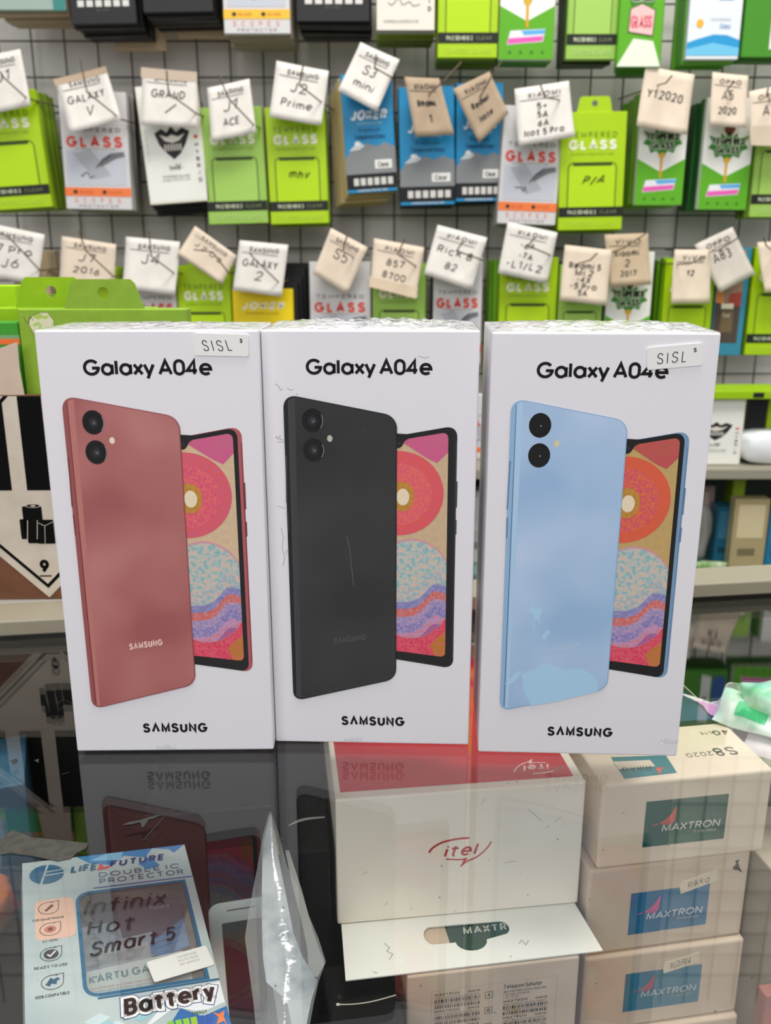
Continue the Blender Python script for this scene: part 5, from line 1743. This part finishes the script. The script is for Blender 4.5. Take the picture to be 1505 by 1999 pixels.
# ------------------------------------------------------------------ things at the left edge below the glass
dark_box('phone_box', (-.2697, .3969, zb), .35, (.080, .055, .1405), 'pale blue box at the left photo edge under the glass', MN((66, 104, 128), (48, 84, 108), 30, 2, .4, .4))
blob('pink_pouch', 'small pink and orange pouch at the left photo edge below the tape', 'pouch', (-.1985, .372, -.1268), (.014, .019, .016), MN((170, 92, 112), (186, 112, 60), 30, 2, .4, .4, .45, .6), 21, amp=.2)

# ------------------------------------------------------------------ packets at the right edge below the glass
dark_box('phone_box', (.1890, .3560, zb), .16, (.075, .062, .128), 'plain grey beige box right of the cream phone box stack', MN((168, 158, 140), (176, 166, 146), 20, 2, .5, .3))
dark_box('phone_box', (.1810, .3300, zb), .16, (.085, .016, .048), 'white box low at the right photo foot beside the cream stack', M((216, 210, 204), .5))
dark_box('phone_box', (.1815, .3475, zb), .16, (.085, .0075, .074), 'dull pink box behind the low white box at the right photo foot', MN((156, 98, 92), (146, 90, 86), 30, 2, .6, .2))
dark_box('phone_box', (.1830, .5050 - .075, zb), .14, (.140, .070, .150), 'dark green carton at the back right of the counter, packets leaning on it', MN((52, 66, 40), (36, 44, 34), 14, 2, .5, .3))


def packet(c, U, V, w, h, mat, label, seed, th=.003, spot=None):
    rng = random.Random(seed)
    U, V = Vector(U).normalized(), Vector(V).normalized()
    n = U.cross(V).normalized()
    V = n.cross(U)
    t = thing('accessory_packet', label, 'packet', c)
    ph = rng.uniform(0, 6)

    def s(sgn):
        def f(u, v, d):
            b = th * (math.sin(math.pi * u) * math.sin(math.pi * v)) ** .5 * sgn
            wv = .0022 * math.sin(u * 9 + ph) * math.sin(v * 6 + ph)
            return U * (u - .5) * w + V * (v - .5) * h + n * (b + wv)
        return f
    mb = MB(); mb.sheet(s(1), 16, 16, mat); mb.sheet(s(-1), 16, 16, mat)
    mb.obj('pouch', t, True)
    if spot:
        mb = MB()
        for (u0, v0, u1, v1, m_) in spot:
            mb.sheet(lambda u, v, d: s(1)(u0 + (u1 - u0) * u, v0 + (v1 - v0) * v, 0) + n * .0003, 6, 6, m_)
        mb.obj('printed_patch', t)
    return t


cr = MN((226, 224, 222), (206, 196, 204), 60, 2, .35, .4)
packet(atz(1436, 1424, -.035), (.75, -.62, .05), (.5, .8, .35), .075, .028, cr, 'white and pink flat packet beside the cream box stack', 1, spot=[(.04, .55, .4, .9, M((206, 150, 196), .4)), (.5, .2, .6, .5, M((90, 70, 80), .4))])
mint = MN((120, 214, 170), (220, 238, 226), 50, 2, .3, .5)
packet(atz(1502, 1402, -.024), (.75, -.6, .0), (.45, .7, .5), .050, .022, mint, 'mint green crumpled packet at the right edge', 2, th=.005, spot=[(.2, .2, .5, .6, M((40, 190, 120), .4))])
packet(atz(1506, 1366, -.016), (.6, -.4, .3), (.3, .5, .8), .030, .020, MN((130, 220, 176), (180, 236, 206), 40, 2, .3, .5), 'puffy mint packet topmost in the pile at the right edge', 3, th=.009)
packet(atz(1488, 1470, -.055), (.7, -.65, -.1), (.5, .7, .4), .08, .030, MN((214, 214, 204), (170, 176, 150), 60, 3, .4, .4), 'long pale packet lying along the right side of the cream stack', 4)
packet(atz(1418, 1362, -.028), (.35, -.3, .8), (.9, .1, .2), .024, .010, M((226, 226, 222), .35), 'narrow white packet corner poking up at the back of the pile', 5, th=.002)
